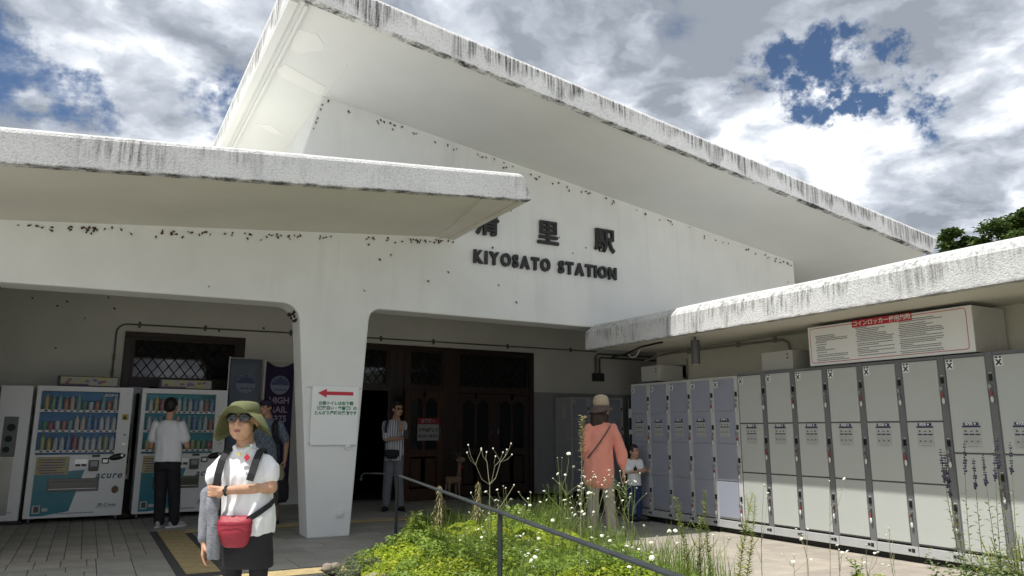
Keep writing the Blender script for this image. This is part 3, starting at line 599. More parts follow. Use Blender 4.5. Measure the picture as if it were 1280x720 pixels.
for k, lb in enumerate(['grey three door coin locker column touching the last blue one', 'grey three door locker column, second from the blue lockers, left of the long sign', 'grey three door locker column under the left end of the long sign',
                        'grey three door locker column under the red heading of the sign', 'grey three door locker column just right of the red heading', 'grey three door locker column beside the first taller two door one']):
    put(pg[k % 2], 7.27, 7.008-0.4505*k, 0, lb, GG)
put(pw_, 7.27, 4.303, 0, 'grey locker column with two tall doors under the right end of the sign', GG)
put(pw_, 7.27, 3.848, 0, 'grey locker column with two tall doors cut by the right edge of the photo', GG)
BB = 'blue coin lockers beside the child'
for k, lb in enumerate(['blue four door coin locker column directly behind the child', 'blue four door locker column, second from the child', 'middle one of the five blue locker columns by the child', 'blue four door locker column, second from the grey lockers', 'blue locker column next to the grey ones, its bottom door in sunshine']):
    put(pb_[k % 2], 7.27, 9.208-0.4385*k, 0, lb, BB)
for k, lb in enumerate(['dark blue locker column at the left of the far bank behind the woman', 'dark blue locker column hidden behind the hatted woman, middle of the far bank', 'dark blue locker column at the right of the far bank, behind the child']):
    put(pb_[k % 2], 8.78+0.4385*k, 13.1, pi/2, lb, 'shaded lockers against the arcade back wall')
ep = tag(MB().box(8.745, 8.778, 13.09, 13.70, 0.0, 1.99).build('end_panel', m_bframe, None, bevel=0.003), 'plain pale end panel closing the shaded locker bank', 'panel')
MB().box(8.740, 8.7445, 13.30, 13.40, 1.55, 1.78).build('plate', m_tagw, ep)
cm = tag(MB().box(7.30, 7.8, 9.235, 9.33, 0.06, 1.80).build('coin_unit', m_bframe, None, bevel=0.004), 'narrow pale coin unit with black slots at the end of the blue lockers', 'coin unit')
for z in (1.62, 1.30, 1.05, 0.8): MB().box(7.294, 7.2995, 9.255, 9.315, z, z+0.18).build('slot', m_black, cm)

# long sign box above the lockers
sb = thing('regulations_sign', 'long white box sign with a red heading above the grey lockers', 'sign')
m_sgn = mat('sign_white', (0.82, 0.83, 0.82), 0.35); m_sgs = mat('sign_box_side', (0.46, 0.45, 0.41), 0.6, var=0.05)
MB().box(7.30, 7.86, 4.0, 5.89, 2.022, 2.475).build('box', m_sgs, sb, bevel=0.004)
MB().box(7.289, 7.299, 4.0, 5.89, 2.022, 2.475).build('face', m_sgn, sb, bevel=0.006)
q = MB(); a, b, c, d = 4.055, 5.86, 2.055, 2.452; R_ = 0.03
pts = [(7.287, a+R_-R_*cos(radians(t)), c+R_-R_*sin(radians(t))) for t in (0, 30, 60, 90)]+[(7.287, b-R_+R_*sin(radians(t)), c+R_-R_*cos(radians(t))) for t in (0, 30, 60, 90)]+[(7.287, b-R_+R_*cos(radians(t)), d-R_+R_*sin(radians(t))) for t in (0, 30, 60, 90)]+[(7.287, a+R_-R_*sin(radians(t)), d-R_+R_*cos(radians(t))) for t in (0, 30, 60, 90)]
q.tube(pts+[pts[0]], 0.003, 4); q.build('red_border', m_red, sb)
MB().box(7.283, 7.288, 4.60, 5.295, 2.405, 2.482).build('red_heading', m_red, sb)
text('heading_lettering', 'コインロッカー使用約款', 0.062, (7.2815, 4.947, 2.423), sb, m_wink, rot=ROTX, off=0.0016)
q = MB(); random.seed(3)
for c0, c1, z0, n_ in ((5.79, 5.37, 2.36, 15), (5.26, 4.83, 2.395, 17), (4.76, 4.30, 2.415, 18)):
    z = z0
    for i in range(n_):
        if z < 2.075: break
        y = c0-(0 if i % 4 == 0 else 0.012); ye = c0-(c0-c1)*random.choice((0.3, 0.6, 0.95, 1.0, 0.98, 0.8, 0.97))
        while y > ye:
            w = random.uniform(0.008, 0.03); q.box(7.2865, 7.2885, y-w, y, z-0.004, z+0.0035); y -= w+random.uniform(0.002, 0.006)
        z -= random.choice((0.0185, 0.0185, 0.0185, 0.027))
tag(q.build('fine_print', mat('fine_print', (0.17, 0.17, 0.17), 0.6), sb), kind='stuff')
def ebox(y0, y1, label):
    t = thing('electric_box', label, 'electric box')
    MB().box(7.34, 7.86, y1, y0, 2.015, 2.25).build('housing', m_sgs, t, bevel=0.006); MB().box(7.332, 7.339, y1+0.01, y0-0.01, 2.02, 2.245).build('cover', mat('box_grey', (0.42, 0.42, 0.39), 0.5), t, bevel=0.003)
    for z in (2.20, 2.155): MB().box(7.327, 7.3315, y1+0.055, y1+0.075, z-0.009, z+0.009).build('screw', m_black, t)
ebox(9.04, 8.62, 'pale metal box standing on the blue lockers'); ebox(6.66, 6.18, 'pale metal box on the grey lockers left of the long sign')
t = thing('hanging_lamp', 'dark cylindrical lamp hanging under the locker canopy', 'lamp', (6.95, 7.42, 0))
MB().tube([(0, 0, 2.15), (0, 0, 2.47)], 0.058, 18).build('shade', mat('lamp_grey', (0.10, 0.10, 0.10), 0.5, metal=0.3), t, bevel=0.004)
MB().tube([(0, 0, 2.142), (0, 0, 2.149)], 0.060, 18).build('rim', mat('lamp_rim', (0.35, 0.33, 0.28), 0.5), t); MB().tube([(0, 0, 2.47), (0, 0, 2.52)], 0.012, 8).build('stem', m_black, t)
m_pp2 = mat('grey_green_pipe', (0.24, 0.24, 0.20), 0.5)
t = thing('conduit', 'painted conduit along the cream wall above the lockers ending in a bend', 'conduit')
MB().tube([(7.87, 9.60, 2.40), (7.87, 9.25, 2.47), (7.87, 8.9, 2.485), (7.87, 8.4, 2.48), (7.87, 6.90, 2.47), (7.87, 6.76, 2.46), (7.87, 6.68, 2.42), (7.87, 6.65, 2.3)], 0.017, 8).build('pipe', m_pp2, t)
for y in (8.55, 7.55, 6.9): MB().box(7.85, 7.899, y-0.02, y+0.02, 2.44, 2.51).build('clip', m_pp2, t)
t = thing('meter_box', 'small dark meter box on the wall right of the pale box above blue lockers', 'meter')
MB().box(7.79, 7.895, 8.62, 8.86, 2.06, 2.27).build('housing', mat('meter_grey', (0.08, 0.085, 0.09), 0.5), t, bevel=0.006); MB().tube([(7.87, 8.60, 2.37), (7.87, 8.60, 2.12)], 0.012, 6).build('pipe', m_pp2, t)
t = thing('cable', 'twisted black and white cables under the end of the locker canopy', 'cable')
MB().tube([(6.95, 9.25, 2.40), (7.0, 9.0, 2.42), (6.98, 8.6, 2.49), (6.95, 8.2, 2.505), (6.93, 8.05, 2.505)], 0.014, 6).build('black_cable', m_black, t); MB().tube([(7.05, 9.0, 2.44), (7.07, 8.92, 2.37), (7.06, 8.8, 2.38), (7.03, 8.65, 2.49), (7.0, 8.4, 2.505)], 0.008, 6).build('white_cable', m_tagw, t)
t = thing('conduit', 'pair of dark pipes dropping to a black box on the far arcade wall', 'conduit')
for k in (0, 1): MB().tube([(9.86+0.11*k, 13.74, 2.55), (9.86+0.11*k, 13.74, 2.93-0.06*k), (9.93+0.08*k, 13.74, 3.0-0.08*k), (11.9, 13.74, 3.0-0.08*k)], 0.02, 8).build('pipe', m_pipe, t)
MB().box(9.78, 10.05, 13.68, 13.775, 2.38, 2.56).build('switch_box', m_black, t, bevel=0.005)

# ------------------------------------------------------------------ vending machines
m_vb = mat('vending_white', (0.82, 0.83, 0.83), 0.3); m_vteal = mat('vending_teal', (0.02, 0.21, 0.27), 0.3); m_vblue = mat('window_blue', (0.02, 0.16, 0.36), 0.4); m_vteal2 = mat('window_teal', (0.03, 0.28, 0.34), 0.4)
m_gold = mat('sticker_yellow', (0.55, 0.42, 0.03), 0.5); m_pane = mat('clear_pane', (1, 1, 1), 0.0, trans=1.0, spec=0.08); m_pane.node_tree.nodes['Principled BSDF'].inputs['IOR'].default_value = 1.06
palette = [(0.62, 0.64, 0.63), (0.06, 0.30, 0.13), (0.58, 0.44, 0.09), (0.46, 0.16, 0.07), (0.42, 0.07, 0.09), (0.10, 0.28, 0.56), (0.64, 0.54, 0.42), (0.22, 0.45, 0.46), (0.66, 0.69, 0.74), (0.42, 0.50, 0.17)]
m_can = [mat('can_%d' % i, c, 0.35, vscale=26, col2=tuple(min(1, x*0.45+(1-x)*0.15+0.16) for x in c), detail=4, vstretch=(1, 1, 1.6)) for i, c in enumerate(palette)]
m_cap = mat('cap', (0.5, 0.5, 0.5), 0.4)
def lathe(prof, n=12):
    q = MB(); q.loft([((0, 0, z), r, r) for r, z in prof], n); return q
can_me = []; bot_me = []
for i, m in enumerate(m_can):
    q = lathe([(0.026, 0), (0.031, 0.006), (0.031, 0.112), (0.026, 0.122)]); can_me.append(q.mesh('can', m, True))
    q = lathe([(0.030, 0), (0.033, 0.01), (0.033, 0.085), (0.030, 0.10), (0.033, 0.115), (0.033, 0.145), (0.020, 0.18), (0.013, 0.19)]); q.cur = 1; q.loft([((0, 0, 0.191), 0.016, 0.016), ((0, 0, 0.205), 0.016, 0.016)], 12)
    bot_me.append(q.mesh('bottle', [m, m_cap], True))
def machine(label, x0, mback, rows, adw, seed):
    """machine with its front at y=0 (local), width 1.215, standing at x0"""
    rnd = random.Random(seed); t = thing('vending_machine', label, 'vending machine', (x0, 12.6, 0), 0, 'drink vending machines'); w = 1.215
    b = MB(); b.box(0, w, 0.10, 0.72, 0.07, 1.90)
    X0, X1, Z0, Z1 = 0.055, 1.045, 0.93, 1.83
    b.box(0, X0, 0, 0.098, 0.07, 1.90); b.box(X1, w, 0, 0.098, 0.07, 1.90); b.box(X0, X1, 0, 0.098, 0.07, Z0); b.box(X0, X1, 0, 0.098, Z1, 1.90)
    bd = b.build('body', m_vb, t, fix=True)
    win = MB().box(X0+0.003, X1-0.003, 0.092, 0.097, Z0+0.003, Z1-0.003).build('display_window', mback, t)
    for zs, kind in rows:
        s_ = MB().box(X0+0.004, X1-0.004, 0.012, 0.090, zs-0.028, zs+0.004)
        so_ = s_.build('shelf', m_vb, t); btn = MB()
        for k in range(12): btn.sph((X0+0.075+k*0.079, 0.010, zs-0.012), 0.024, 8, 5, (1, 0.16, 0.42))
        btn.build('button_row', mat('button', (0.03, 0.035, 0.05), 0.3), so_, smooth=True)
        for k in range(12):
            if kind == 'half' and k < 5 or kind == 'can' or (kind == 'mix' and 4 < k < 12 and rnd.random() < .4): me = rnd.choice(can_me); sc = 1.05
            else: me = rnd.choice(bot_me); sc = 1.0
            if kind == 'gap' and k < 3: continue
            o = link('can' if me in can_me else 'bottle', me, so_); o.location = (X0+0.075+k*0.079, 0.052, zs+0.005); o.scale = (sc, sc, sc*rnd.choice((0.92, 1.0, 1.08))); o.rotation_euler = (0, 0, rnd.uniform(0, 6))
    q = MB(); q.box(X0+0.002, X1-0.002, 0.001, 0.004, Z0+0.002, Z1-0.002); q.build('pane', m_pane, t)
    text('brand_lettering', 'acure', 0.075, (0.93, -0.0005, 1.765), t, m_icon if mback is not m_vblue else m_wink, shear=0.25, off=0.001)
    # teal sweep on the lower front
    MB().prism([(0.08, 0.10), (0.08, 0.665), (0.69, 0.72), (0.54, 0.15), (0.40, 0.13), (0.22, 0.10)], 'Y', -0.003, -0.0005).build('teal_panel', m_vteal, t, fix=True)
    q = MB(); q.box(0.245, 0.885, -0.012, -0.004, 0.42, 0.60); sl_ = q.build('delivery_flap', mat('flap', (0.10, 0.10, 0.10), 0.25, metal=0.2), t, bevel=0.006)
    MB().box(0.265, 0.865, -0.020, -0.0125, 0.455, 0.56).build('flap_door', mat('flap_dark', (0.05, 0.05, 0.05), 0.15), sl_, bevel=0.004)
    MB().box(0.265, 0.865, -0.0215, -0.0205, 0.455, 0.462).build('flap_edge', m_steel, sl_)
    m_po = mat('poster_busy', (0.55, 0.47, 0.10), 0.5, vscale=11, col2=(0.35, 0.36, 0.42), detail=6)
    po_ = MB().box(0.085, 0.49, -0.006, -0.0005, 0.655, 0.905).build('poster', m_po, t)
    q = MB(); rr = random.Random(seed+5)
    for k in range(6): q.box(0.10+rr.random()*0.05, 0.30+rr.random()*0.17, -0.009, -0.0065, 0.675+k*0.036, 0.688+k*0.036)
    q.build('poster_print', mat('poster_violet', (0.16, 0.07, 0.16), 0.5), po_)
    kp = MB().box(0.555, 0.715, -0.008, -0.0005, 0.755, 0.865).build('price_panel', m_steel, t); MB().box(0.565, 0.63, -0.0105, -0.0085, 0.765, 0.80).box(0.64, 0.705, -0.0105, -0.0085, 0.765, 0.80).build('display', m_black, kp)
    rd = MB().box(0.735, 0.86, -0.05, -0.001, 0.70, 0.85).build('card_reader', mat('reader_black', (0.03, 0.03, 0.035), 0.3), t, bevel=0.008); MB().box(0.752, 0.843, -0.053, -0.0505, 0.765, 0.838).build('screen', mat('screen', (0.25, 0.28, 0.30), 0.2), rd)
    MB().box(0.765, 0.865, -0.012, -0.001, 0.895, 0.925).build('coin_slot', m_black, t)
    nb = MB().box(0.895, 0.985, -0.02, -0.001, 0.80, 0.88).build('note_slot', m_black, t, bevel=0.003); MB().box(0.91, 0.97, -0.023, -0.0205, 0.815, 0.86).build('note_window', m_steel, nb)
    cl_ = MB().sph((1.09, -0.008, 0.895), 0.11, 14, 8, (1, 0.25, 0.42), Matrix.Rotation(radians(-12), 3, 'Y')).build('coin_return', m_black, t, smooth=True); MB().disc((1.15, -0.045, 0.915), 0.018, 'Y', 0.01, 10).build('coin_return_lever', m_steel, cl_)
    MB().disc((1.155, -0.02, 1.08), 0.025, 'Y', 0.019, 14).build('lock', m_steel, t); MB().disc((1.155, -0.008, 1.21), 0.012, 'Y', 0.008, 10).build('keyhole', m_black, t)
    y_ = MB().box(1.10, 1.185, -0.004, -0.0005, 1.425, 1.51).build('notice_sticker', m_gold, t); MB().prism([(1.115, 1.435), (1.17, 1.435), (1.145, 1.475), (1.16, 1.495), (1.13, 1.485)], 'Y', -0.006, -0.0042).build('sticker_picture', m_ink, y_, fix=True)
    text('brand_lettering', 'acure', 0.135, (1.0, -0.002, 0.595), t, mat('brand_ink', (0.03, 0.08, 0.11), 0.4), shear=0.25, off=0.003, spacing=1.15)
    text('maker_lettering', 'JR-Cross', 0.066, (1.01, -0.002, 0.20), t, mat('brand_ink', (0.03, 0.08, 0.11), 0.4), shear=0.2, off=0.0012)
    MB().box(0.90, 1.12, -0.002, -0.0005, 0.183, 0.186).build('underline', m_icon, t)
    MB().sph((1.10, -0.002, 0.43), 0.055, 12, 6, (0.85, 0.06, 1)).build('badge', mat('badge', (0.22, 0.12, 0.03), 0.4, vscale=12, col2=(0.03, 0.03, 0.04)), t, smooth=True)
    for a_, b_, c_, d_ in ((0.10, 0.195, 0.135, 0.245), (0.215, 0.285, 0.16, 0.205)): MB().box(a_, b_, -0.006, -0.0035, c_, d_).build('sticker', mat('sticker_white', (0.55, 0.57, 0.56), 0.5, var=0.25, vscale=60), t)
    MB().box(0.12, 0.18, -0.0075, -0.0062, 0.15, 0.23).build('sticker_print', m_icon, t)
    q = MB(); q.prism([(0.30, 0.105), (0.42, 0.135), (0.58, 0.148), (0.72, 0.148), (0.86, 0.135), (0.98, 0.105)], 'Y', -0.006, -0.001); gr = q.build('vent_grille', m_vb, t, fix=True)
    q = MB()
    for k in range(30): q.box(0.395+k*0.0155, 0.404+k*0.0155, -0.0075, -0.0062, 0.117, 0.131)
    q.build('vent_slots', m_black, gr)
    for x, y in ((0.07, 0.05), (w-0.07, 0.05), (0.07, 0.6), (w-0.07, 0.6)): MB().tube([(x, y, 0), (x, y, 0.075)], 0.014, 8).build('foot', m_steel, t)
    for x in (-0.16, w-0.1): MB().box(x, x+0.26, -0.03, 0.12, 0.002, 0.018).build('anchor_plate', m_black, t, bevel=0.006)
    ad = MB().box(0.22, 0.22+adw, 0.16, 0.20, 1.905, 2.06).build('advert_board', mat('advert_back', (0.02, 0.02, 0.025), 0.4), t, bevel=0.008)
    MB().box(0.262, 0.21+adw, 0.153, 0.1585, 1.925, 2.05).build('advert_face', mat('advert', (0.50, 0.46, 0.08), 0.4, vscale=9, col2=(0.36, 0.38, 0.44), detail=6), ad)
    MB().box(0.262, 0.21+adw*0.52, 0.149, 0.1525, 1.925, 1.948).build('advert_band', mat('poster_violet', (0.16, 0.07, 0.16), 0.5), ad)
    q = MB(); rr = random.Random(seed)
    for k in range(7):
        x = 0.29+rr.random()*(adw-0.16); q.sph((x, 0.1525, 1.985+rr.uniform(-0.02, 0.03)), 0.025, 8, 5, (1.4, 0.1, 0.8))
    q.build('advert_picture', mat('advert_pic', (0.45, 0.10, 0.20), 0.5, vscale=20, col2=(0.08, 0.2, 0.4)), ad)
    return t
machine('white vending machine fully in view with a blue display window', -0.665, m_vblue, ((1.56, 'mix'), (1.275, 'half'), (0.99, 'bottle')), 0.79, 1)
machine('white vending machine that the man in the white T-shirt is using', 0.68, m_vteal2, ((1.56, 'bottle'), (1.275, 'bottle'), (0.99, 'can')), 0.77, 2)
rb = thing('recycling_bin', 'tall white recycling box with three round holes left of the vending machines', 'recycling bin', (-1.10, 12.6, 0))
MB().box(0, 0.385, 0, 0.6, 0.05, 1.895).build('body', m_vb, rb, bevel=0.01)
hp = MB().box(0.085, 0.255, -0.006, -0.001, 0.91, 1.46).build('hole_panel', mat('hole_panel', (0.10, 0.11, 0.10), 0.3), rb)
for x, z, r_ in ((0.18, 1.31, 0.052), (0.165, 1.155, 0.046), (0.15, 1.01, 0.042)):
    h_ = MB().tube([(x, -0.022, z), (x, -0.0065, z)], r_+0.012, 20).build('hole_ring', mat('ring_green', (0.03, 0.16, 0.13), 0.3), hp); MB().tube([(x, -0.026, z), (x, -0.0225, z)], r_, 20).build('hole', mat('hole_black', (0.004, 0.004, 0.004), 0.6), h_)
MB().box(0.02, 0.245, -0.005, -0.001, 0.13, 0.90).build('steel_panel', mat('brushed_steel', (0.30, 0.29, 0.26), 0.35, metal=0.7, var=0.12, vscale=2), rb)
MB().box(0.245, 0.30, -0.004, -0.001, 0.15, 0.18).build('maker_plate', m_steel, rb); MB().box(-0.02, 0.42, 0.02, 0.5, 0.0, 0.045).build('base', m_black, rb)
rb2 = tag(MB().box(-1.75, -1.12, 12.62, 13.2, 0.03, 1.89).build('recycling_cabinet', m_vb, None, bevel=0.01), 'white cabinet mostly outside the left edge of the photo', 'cabinet')

# ------------------------------------------------------------------ banners
def banner(x0, x1, z1, m, label, words):
    t = thing('banner', label, 'banner', (x0, 12.8, 0), 0, 'railway banners beside the vending machines'); w = x1-x0
    q = MB(); n = 10; nz_ = 14; vs = []; fs = []
    for i in range(nz_+1):
        for j in range(n+1):
            z = z1-i*(z1-0.45)/nz_; vs.append((w*j/n, 0.018*sin(j*0.7+i*0.25)+0.006*sin(i*0.9), z-(0.10*sin(pi*j/n) if (words and i == 0) else 0)))
    for i in range(nz_):
        for j in range(n): a = i*(n+1)+j; fs.append((a, a+1, a+n+2, a+n+1))
    q.add(vs, fs); cl_ = q.build('cloth', m, t, smooth=True); s_ = cl_.modifiers.new('solid', 'SOLIDIFY'); s_.thickness = 0.003
    MB().tube([(-0.02, 0.02, 0.05), (-0.02, 0.02, z1+0.03)], 0.012, 8).build('pole', m_tagw, t); MB().tube([(-0.02, 0.02, z1+0.01), (w, 0.02, z1+0.01)], 0.007, 8).build('cross_bar', m_tagw, t)
    MB().box(-0.2, 0.2, -0.15, 0.2, 0.0, 0.05).build('base', m_black, t, bevel=0.01)
    em = MB(); zc = z1-0.40; xc = w*0.5; em.disc((xc, -0.032, zc), 0.155, 'Y', 0.004, 28); e_ = em.build('emblem', mat('emblem_grey', (0.20, 0.24, 0.31), 0.6), t)
    MB().prism([(xc+0.145*cos(radians(a)), zc+0.145*sin(radians(a))) for a in range(0, 181, 12)], 'Y', -0.035, -0.0325).build('emblem_sky', mat('emblem_navy', (0.05, 0.06, 0.14), 0.6), e_, fix=True)
    q = MB()
    for k in range(9): q.prism([(xc-0.11+k*0.025, zc-0.09), (xc-0.085+k*0.025, zc-0.09), (xc-0.0975+k*0.025, zc-0.07+0.02*((k*7) % 3)/2)], 'Y', -0.035, -0.0325)
    q.build('emblem_skyline', m_navy, e_, fix=True)
    for k, ch in enumerate('HIGH RAIL'):
        if ch == ' ': continue
        a = radians(150-k*15); me = text_mesh(ch, 0.045, m=mat('emblem_grey', (0.20, 0.24, 0.31), 0.6), off=0.001); me.transform(Matrix.Rotation(a-pi/2, 4, 'Z')); me.transform(ROTY); me.transform(Matrix.Translation((xc+0.11*cos(a), -0.037, zc+0.11*sin(a)))); link('emblem_letter', me, e_)
    text('emblem_letter', '1375', 0.05, (xc, -0.037, zc-0.03), e_, mat('emblem_grey', (0.20, 0.24, 0.31), 0.6), off=0.001)
    if words:
        for s_, z in (('HIGH', z1-0.70), ('RAIL', z1-0.85), ('1375', z1-1.0)): text('lettering', s_, 0.145, (xc, -0.034, z), t, mat('banner_pink', (0.33, 0.25, 0.33), 0.7), off=0.004, sx=0.95)
    return t
banner(1.94, 2.43, 2.43, mat('banner_slate', (0.13, 0.16, 0.20), 0.85), 'slate blue hanging banner with a round emblem, left of the purple one', False)
banner(2.50, 2.96, 2.42, mat('banner_purple', (0.022, 0.012, 0.05), 0.85), 'deep purple banner lettered HIGH RAIL 1375 under a round emblem', True)

# ------------------------------------------------------------------ handrail
m_rail = mat('rail_paint', (0.028, 0.033, 0.036), 0.6, spec=0.25, var=0.2, vscale=14, bump=0.5, bscale=60, bdist=0.004)
hr = thing('handrail', 'dark painted handrail with two posts crossing the flower bed', 'handrail')
p1, p2 = V((2.865, 7.60, 0.83)), V((2.055, 3.80, 0.83)); d_ = (p2-p1).normalized()
path = [V((2.60, 7.93, 0.755)), V((2.605, 7.93, 0.80)), V((2.63, 7.92, 0.826)), V((2.70, 7.86, 0.832)), V((2.78, 7.77, 0.83)), p1]+[p1+d_*t for t in (0.4, 1, 2, 3, 4, 5, 6, 7.8)]
q = MB(); vs = []
for i, p in enumerate(path):
    a = path[max(i-1, 0)]; b = path[min(i+1, len(path)-1)]; dr = (b-a); s_ = V((-dr.y, dr.x, 0)).normalized() if abs(dr.x)+abs(dr.y) > 0.02 else V((-d_.y, d_.x, 0)); nrm = dr.normalized().cross(s_)*-1
    if nrm.z < 0 and i > 2: nrm = -nrm
    for u_, w_ in ((-0.017, 0.0), (-0.013, 0.004), (0.013, 0.004), (0.017, 0.0), (0.017, -0.008), (-0.017, -0.008)): vs.append(p+s_*u_+nrm*w_)
fs = [(i*6+j, i*6+(j+1) % 6, (i+1)*6+(j+1) % 6, (i+1)*6+j) for i in range(len(path)-1) for j in range(6)]+[list(range(5, -1, -1)), [(len(path)-1)*6+j for j in range(6)]]
q.add(vs, fs); q.build('top_rail', m_rail, hr, fix=True)
for p in (p1+d_*0.12, p2, p2+d_*3.8):
    q = MB(); q.tube([(p.x, p.y, -0.05), (p.x, p.y, 0.818)], 0.017, 4); q.build('post', m_rail, hr)

# ------------------------------------------------------------------ wooden deer by the door
dr_ = thing('deer_figure', 'small wooden deer figure with a red bow tie beside the closed doors', 'ornament', (6.17, 13.25, 0), radians(12))
m_deer = mat('pale_wood', (0.30, 0.20, 0.12), 0.7, var=0.25, vscale=18)
b = MB(); b.loft([((-0.19, 0, 0.37), 0.03, 0.03, Matrix.Rotation(pi/2, 3, 'Y')), ((-0.17, 0, 0.37), 0.07, 0.065, Matrix.Rotation(pi/2, 3, 'Y')), ((0.0, 0, 0.36), 0.065, 0.06, Matrix.Rotation(pi/2, 3, 'Y')), ((0.11, 0, 0.38), 0.075, 0.065, Matrix.Rotation(pi/2, 3, 'Y')), ((0.15, 0, 0.385), 0.03, 0.03, Matrix.Rotation(pi/2, 3, 'Y'))], 14)
b.build('body', m_deer, dr_, smooth=True); MB().cone((0.10, 0, 0.40), (0.12, -0.01, 0.68), 0.045, 0.03).build('neck', m_deer, dr_, smooth=True)
hd = MB().sph((0.145, -0.01, 0.735), 0.06, 12, 8, (1.75, 0.85, 0.95)).build('head', m_deer, dr_, smooth=True)
for s_ in (-1, 1): MB().tube([(0.11, 0.03*s_, 0.78), (0.09, 0.05*s_, 0.84), (0.05, 0.06*s_, 0.87)], [0.008, 0.007, 0.004], 6).build('antler', m_deer, hd); MB().sph((0.08, 0.055*s_, 0.76), 0.025, 8, 5, (0.5, 1.3, 0.5)).build('ear', m_deer, hd)
for x, s_ in ((-0.14, 1), (-0.14, -1), (0.09, 1), (0.09, -1)): MB().tube([(x, 0.04*s_, 0.35), (x-0.01, 0.05*s_, 0.2), (x+0.015, 0.055*s_, 0)], [0.03, 0.022, 0.018], 8).build('leg', m_deer, dr_, smooth=True)
MB().sph((0.17, -0.03, 0.60), 0.035, 8, 6, (1.0, 0.4, 0.6)).build('bow_tie', m_red, dr_, smooth=True)
# ------------------------------------------------------------------ people
m_skin = mat('skin', (0.50, 0.29, 0.19), 0.6, bump=0.2, bscale=180, bdist=0.002, var=0.12, vscale=20, spec=0.35); m_skin2 = mat('skin_pale', (0.50, 0.29, 0.20), 0.5, var=0.06, vscale=20, spec=0.35)
m_lip = mat('lips', (0.30, 0.10, 0.085), 0.45); m_hair = mat('black_hair', (0.012, 0.010, 0.010), 0.45, var=0.3, vscale=60, bump=0.5, bscale=120, vstretch=(3, 3, 0.4)); m_hairb = mat('dark_brown_hair', (0.03, 0.016, 0.011), 0.42, var=0.4, vscale=30, bump=0.6, bscale=90)
m_eye = mat('eye_white', (0.6, 0.58, 0.55), 0.2); m_iris = mat('iris', (0.015, 0.01, 0.008), 0.15)
m_tee = mat('white_shirt', (0.78, 0.79, 0.81), 0.85, var=0.03, bump=0.25, bscale=90, sheen=0.1, bdist=0.003); m_blk = mat('black_cloth', (0.013, 0.013, 0.016), 0.85, var=0.3, vscale=12, bump=0.3, bscale=80, bdist=0.003)
ZR = lambda a: Matrix.Rotation(a, 3, 'Z')
def fdir(a):                    # facing angle: 0 = towards the viewer (-Y), positive turns to the viewer's right
    return V((sin(a), -cos(a), 0))
def head(mb, c, a, s=1.0, tilt=0.0):
    """skull, jaw, cheeks, nose, lips, ears as overlapping volumes; c = centre of the skull, face looks along fdir(a)"""
    c = V(c); f = fdir(a); r_ = V((cos(a), sin(a), 0)); R = ZR(a)
    P = lambda x, y, z: c+r_*(x*s)+f*(y*s)+V((0, 0, z*s))
    mb.sph(P(0, -0.012, 0.02), s, 20, 14, (0.079, 0.090, 0.094), R)
    mb.sph(P(0, 0.028, -0.045), s, 18, 12, (0.067, 0.060, 0.072), R)
    mb.sph(P(0, 0.050, -0.088), s, 14, 10, (0.040, 0.032, 0.026), R)          # chin
    for k in (-1, 1):
        mb.sph(P(0.038*k, 0.052, -0.028), s, 12, 8, (0.026, 0.026, 0.026), R)   # cheeks
        mb.sph(P(0.030*k, 0.066, 0.022), s, 12, 6, (0.030, 0.014, 0.010), R)   # brow
        mb.sph(P(0.081*k, -0.008, -0.008), s, 10, 8, (0.010, 0.020, 0.032), R)  # ears
        mb.sph(P(0.012*k, 0.083, -0.034), s, 8, 6, (0.009, 0.010, 0.008), R)
    mb.cone(P(0, 0.078, 0.008), P(0, 0.093, -0.028), 0.008*s, 0.0125*s, 10)        # nose
    mb.sph(P(0, 0.078, -0.060), s, 12, 6, (0.024, 0.012, 0.010), R)            # mouth mound
def face(parent, c, a, s=1.0, eyes=True, mlip=None):
    c = V(c); f = fdir(a); r_ = V((cos(a), sin(a), 0)); R = ZR(a); P = lambda x, y, z: c+r_*(x*s)+f*(y*s)+V((0, 0, z*s))
    q = MB(); q.sph(P(0, 0.0855, -0.0565), s, 12, 5, (0.021, 0.006, 0.0042), R); q.sph(P(0, 0.0855, -0.065), s, 12, 5, (0.018, 0.0065, 0.005), R); q.build('mouth', mlip or m_lip, parent, smooth=True)
    if eyes:
        for k in (-1, 1):
            e_ = MB().sph(P(0.029*k, 0.071, 0.003), s, 10, 6, (0.013, 0.009, 0.0065), R).build('eye', m_eye, parent, smooth=True); MB().sph(P(0.029*k, 0.078, 0.003), s, 8, 6, (0.006, 0.004, 0.0062), R).build('iris', m_iris, e_)
            MB().sph(P(0.030*k, 0.080, 0.026), s, 10, 5, (0.020, 0.005, 0.0035), R).build('eyebrow', m_hair, parent)
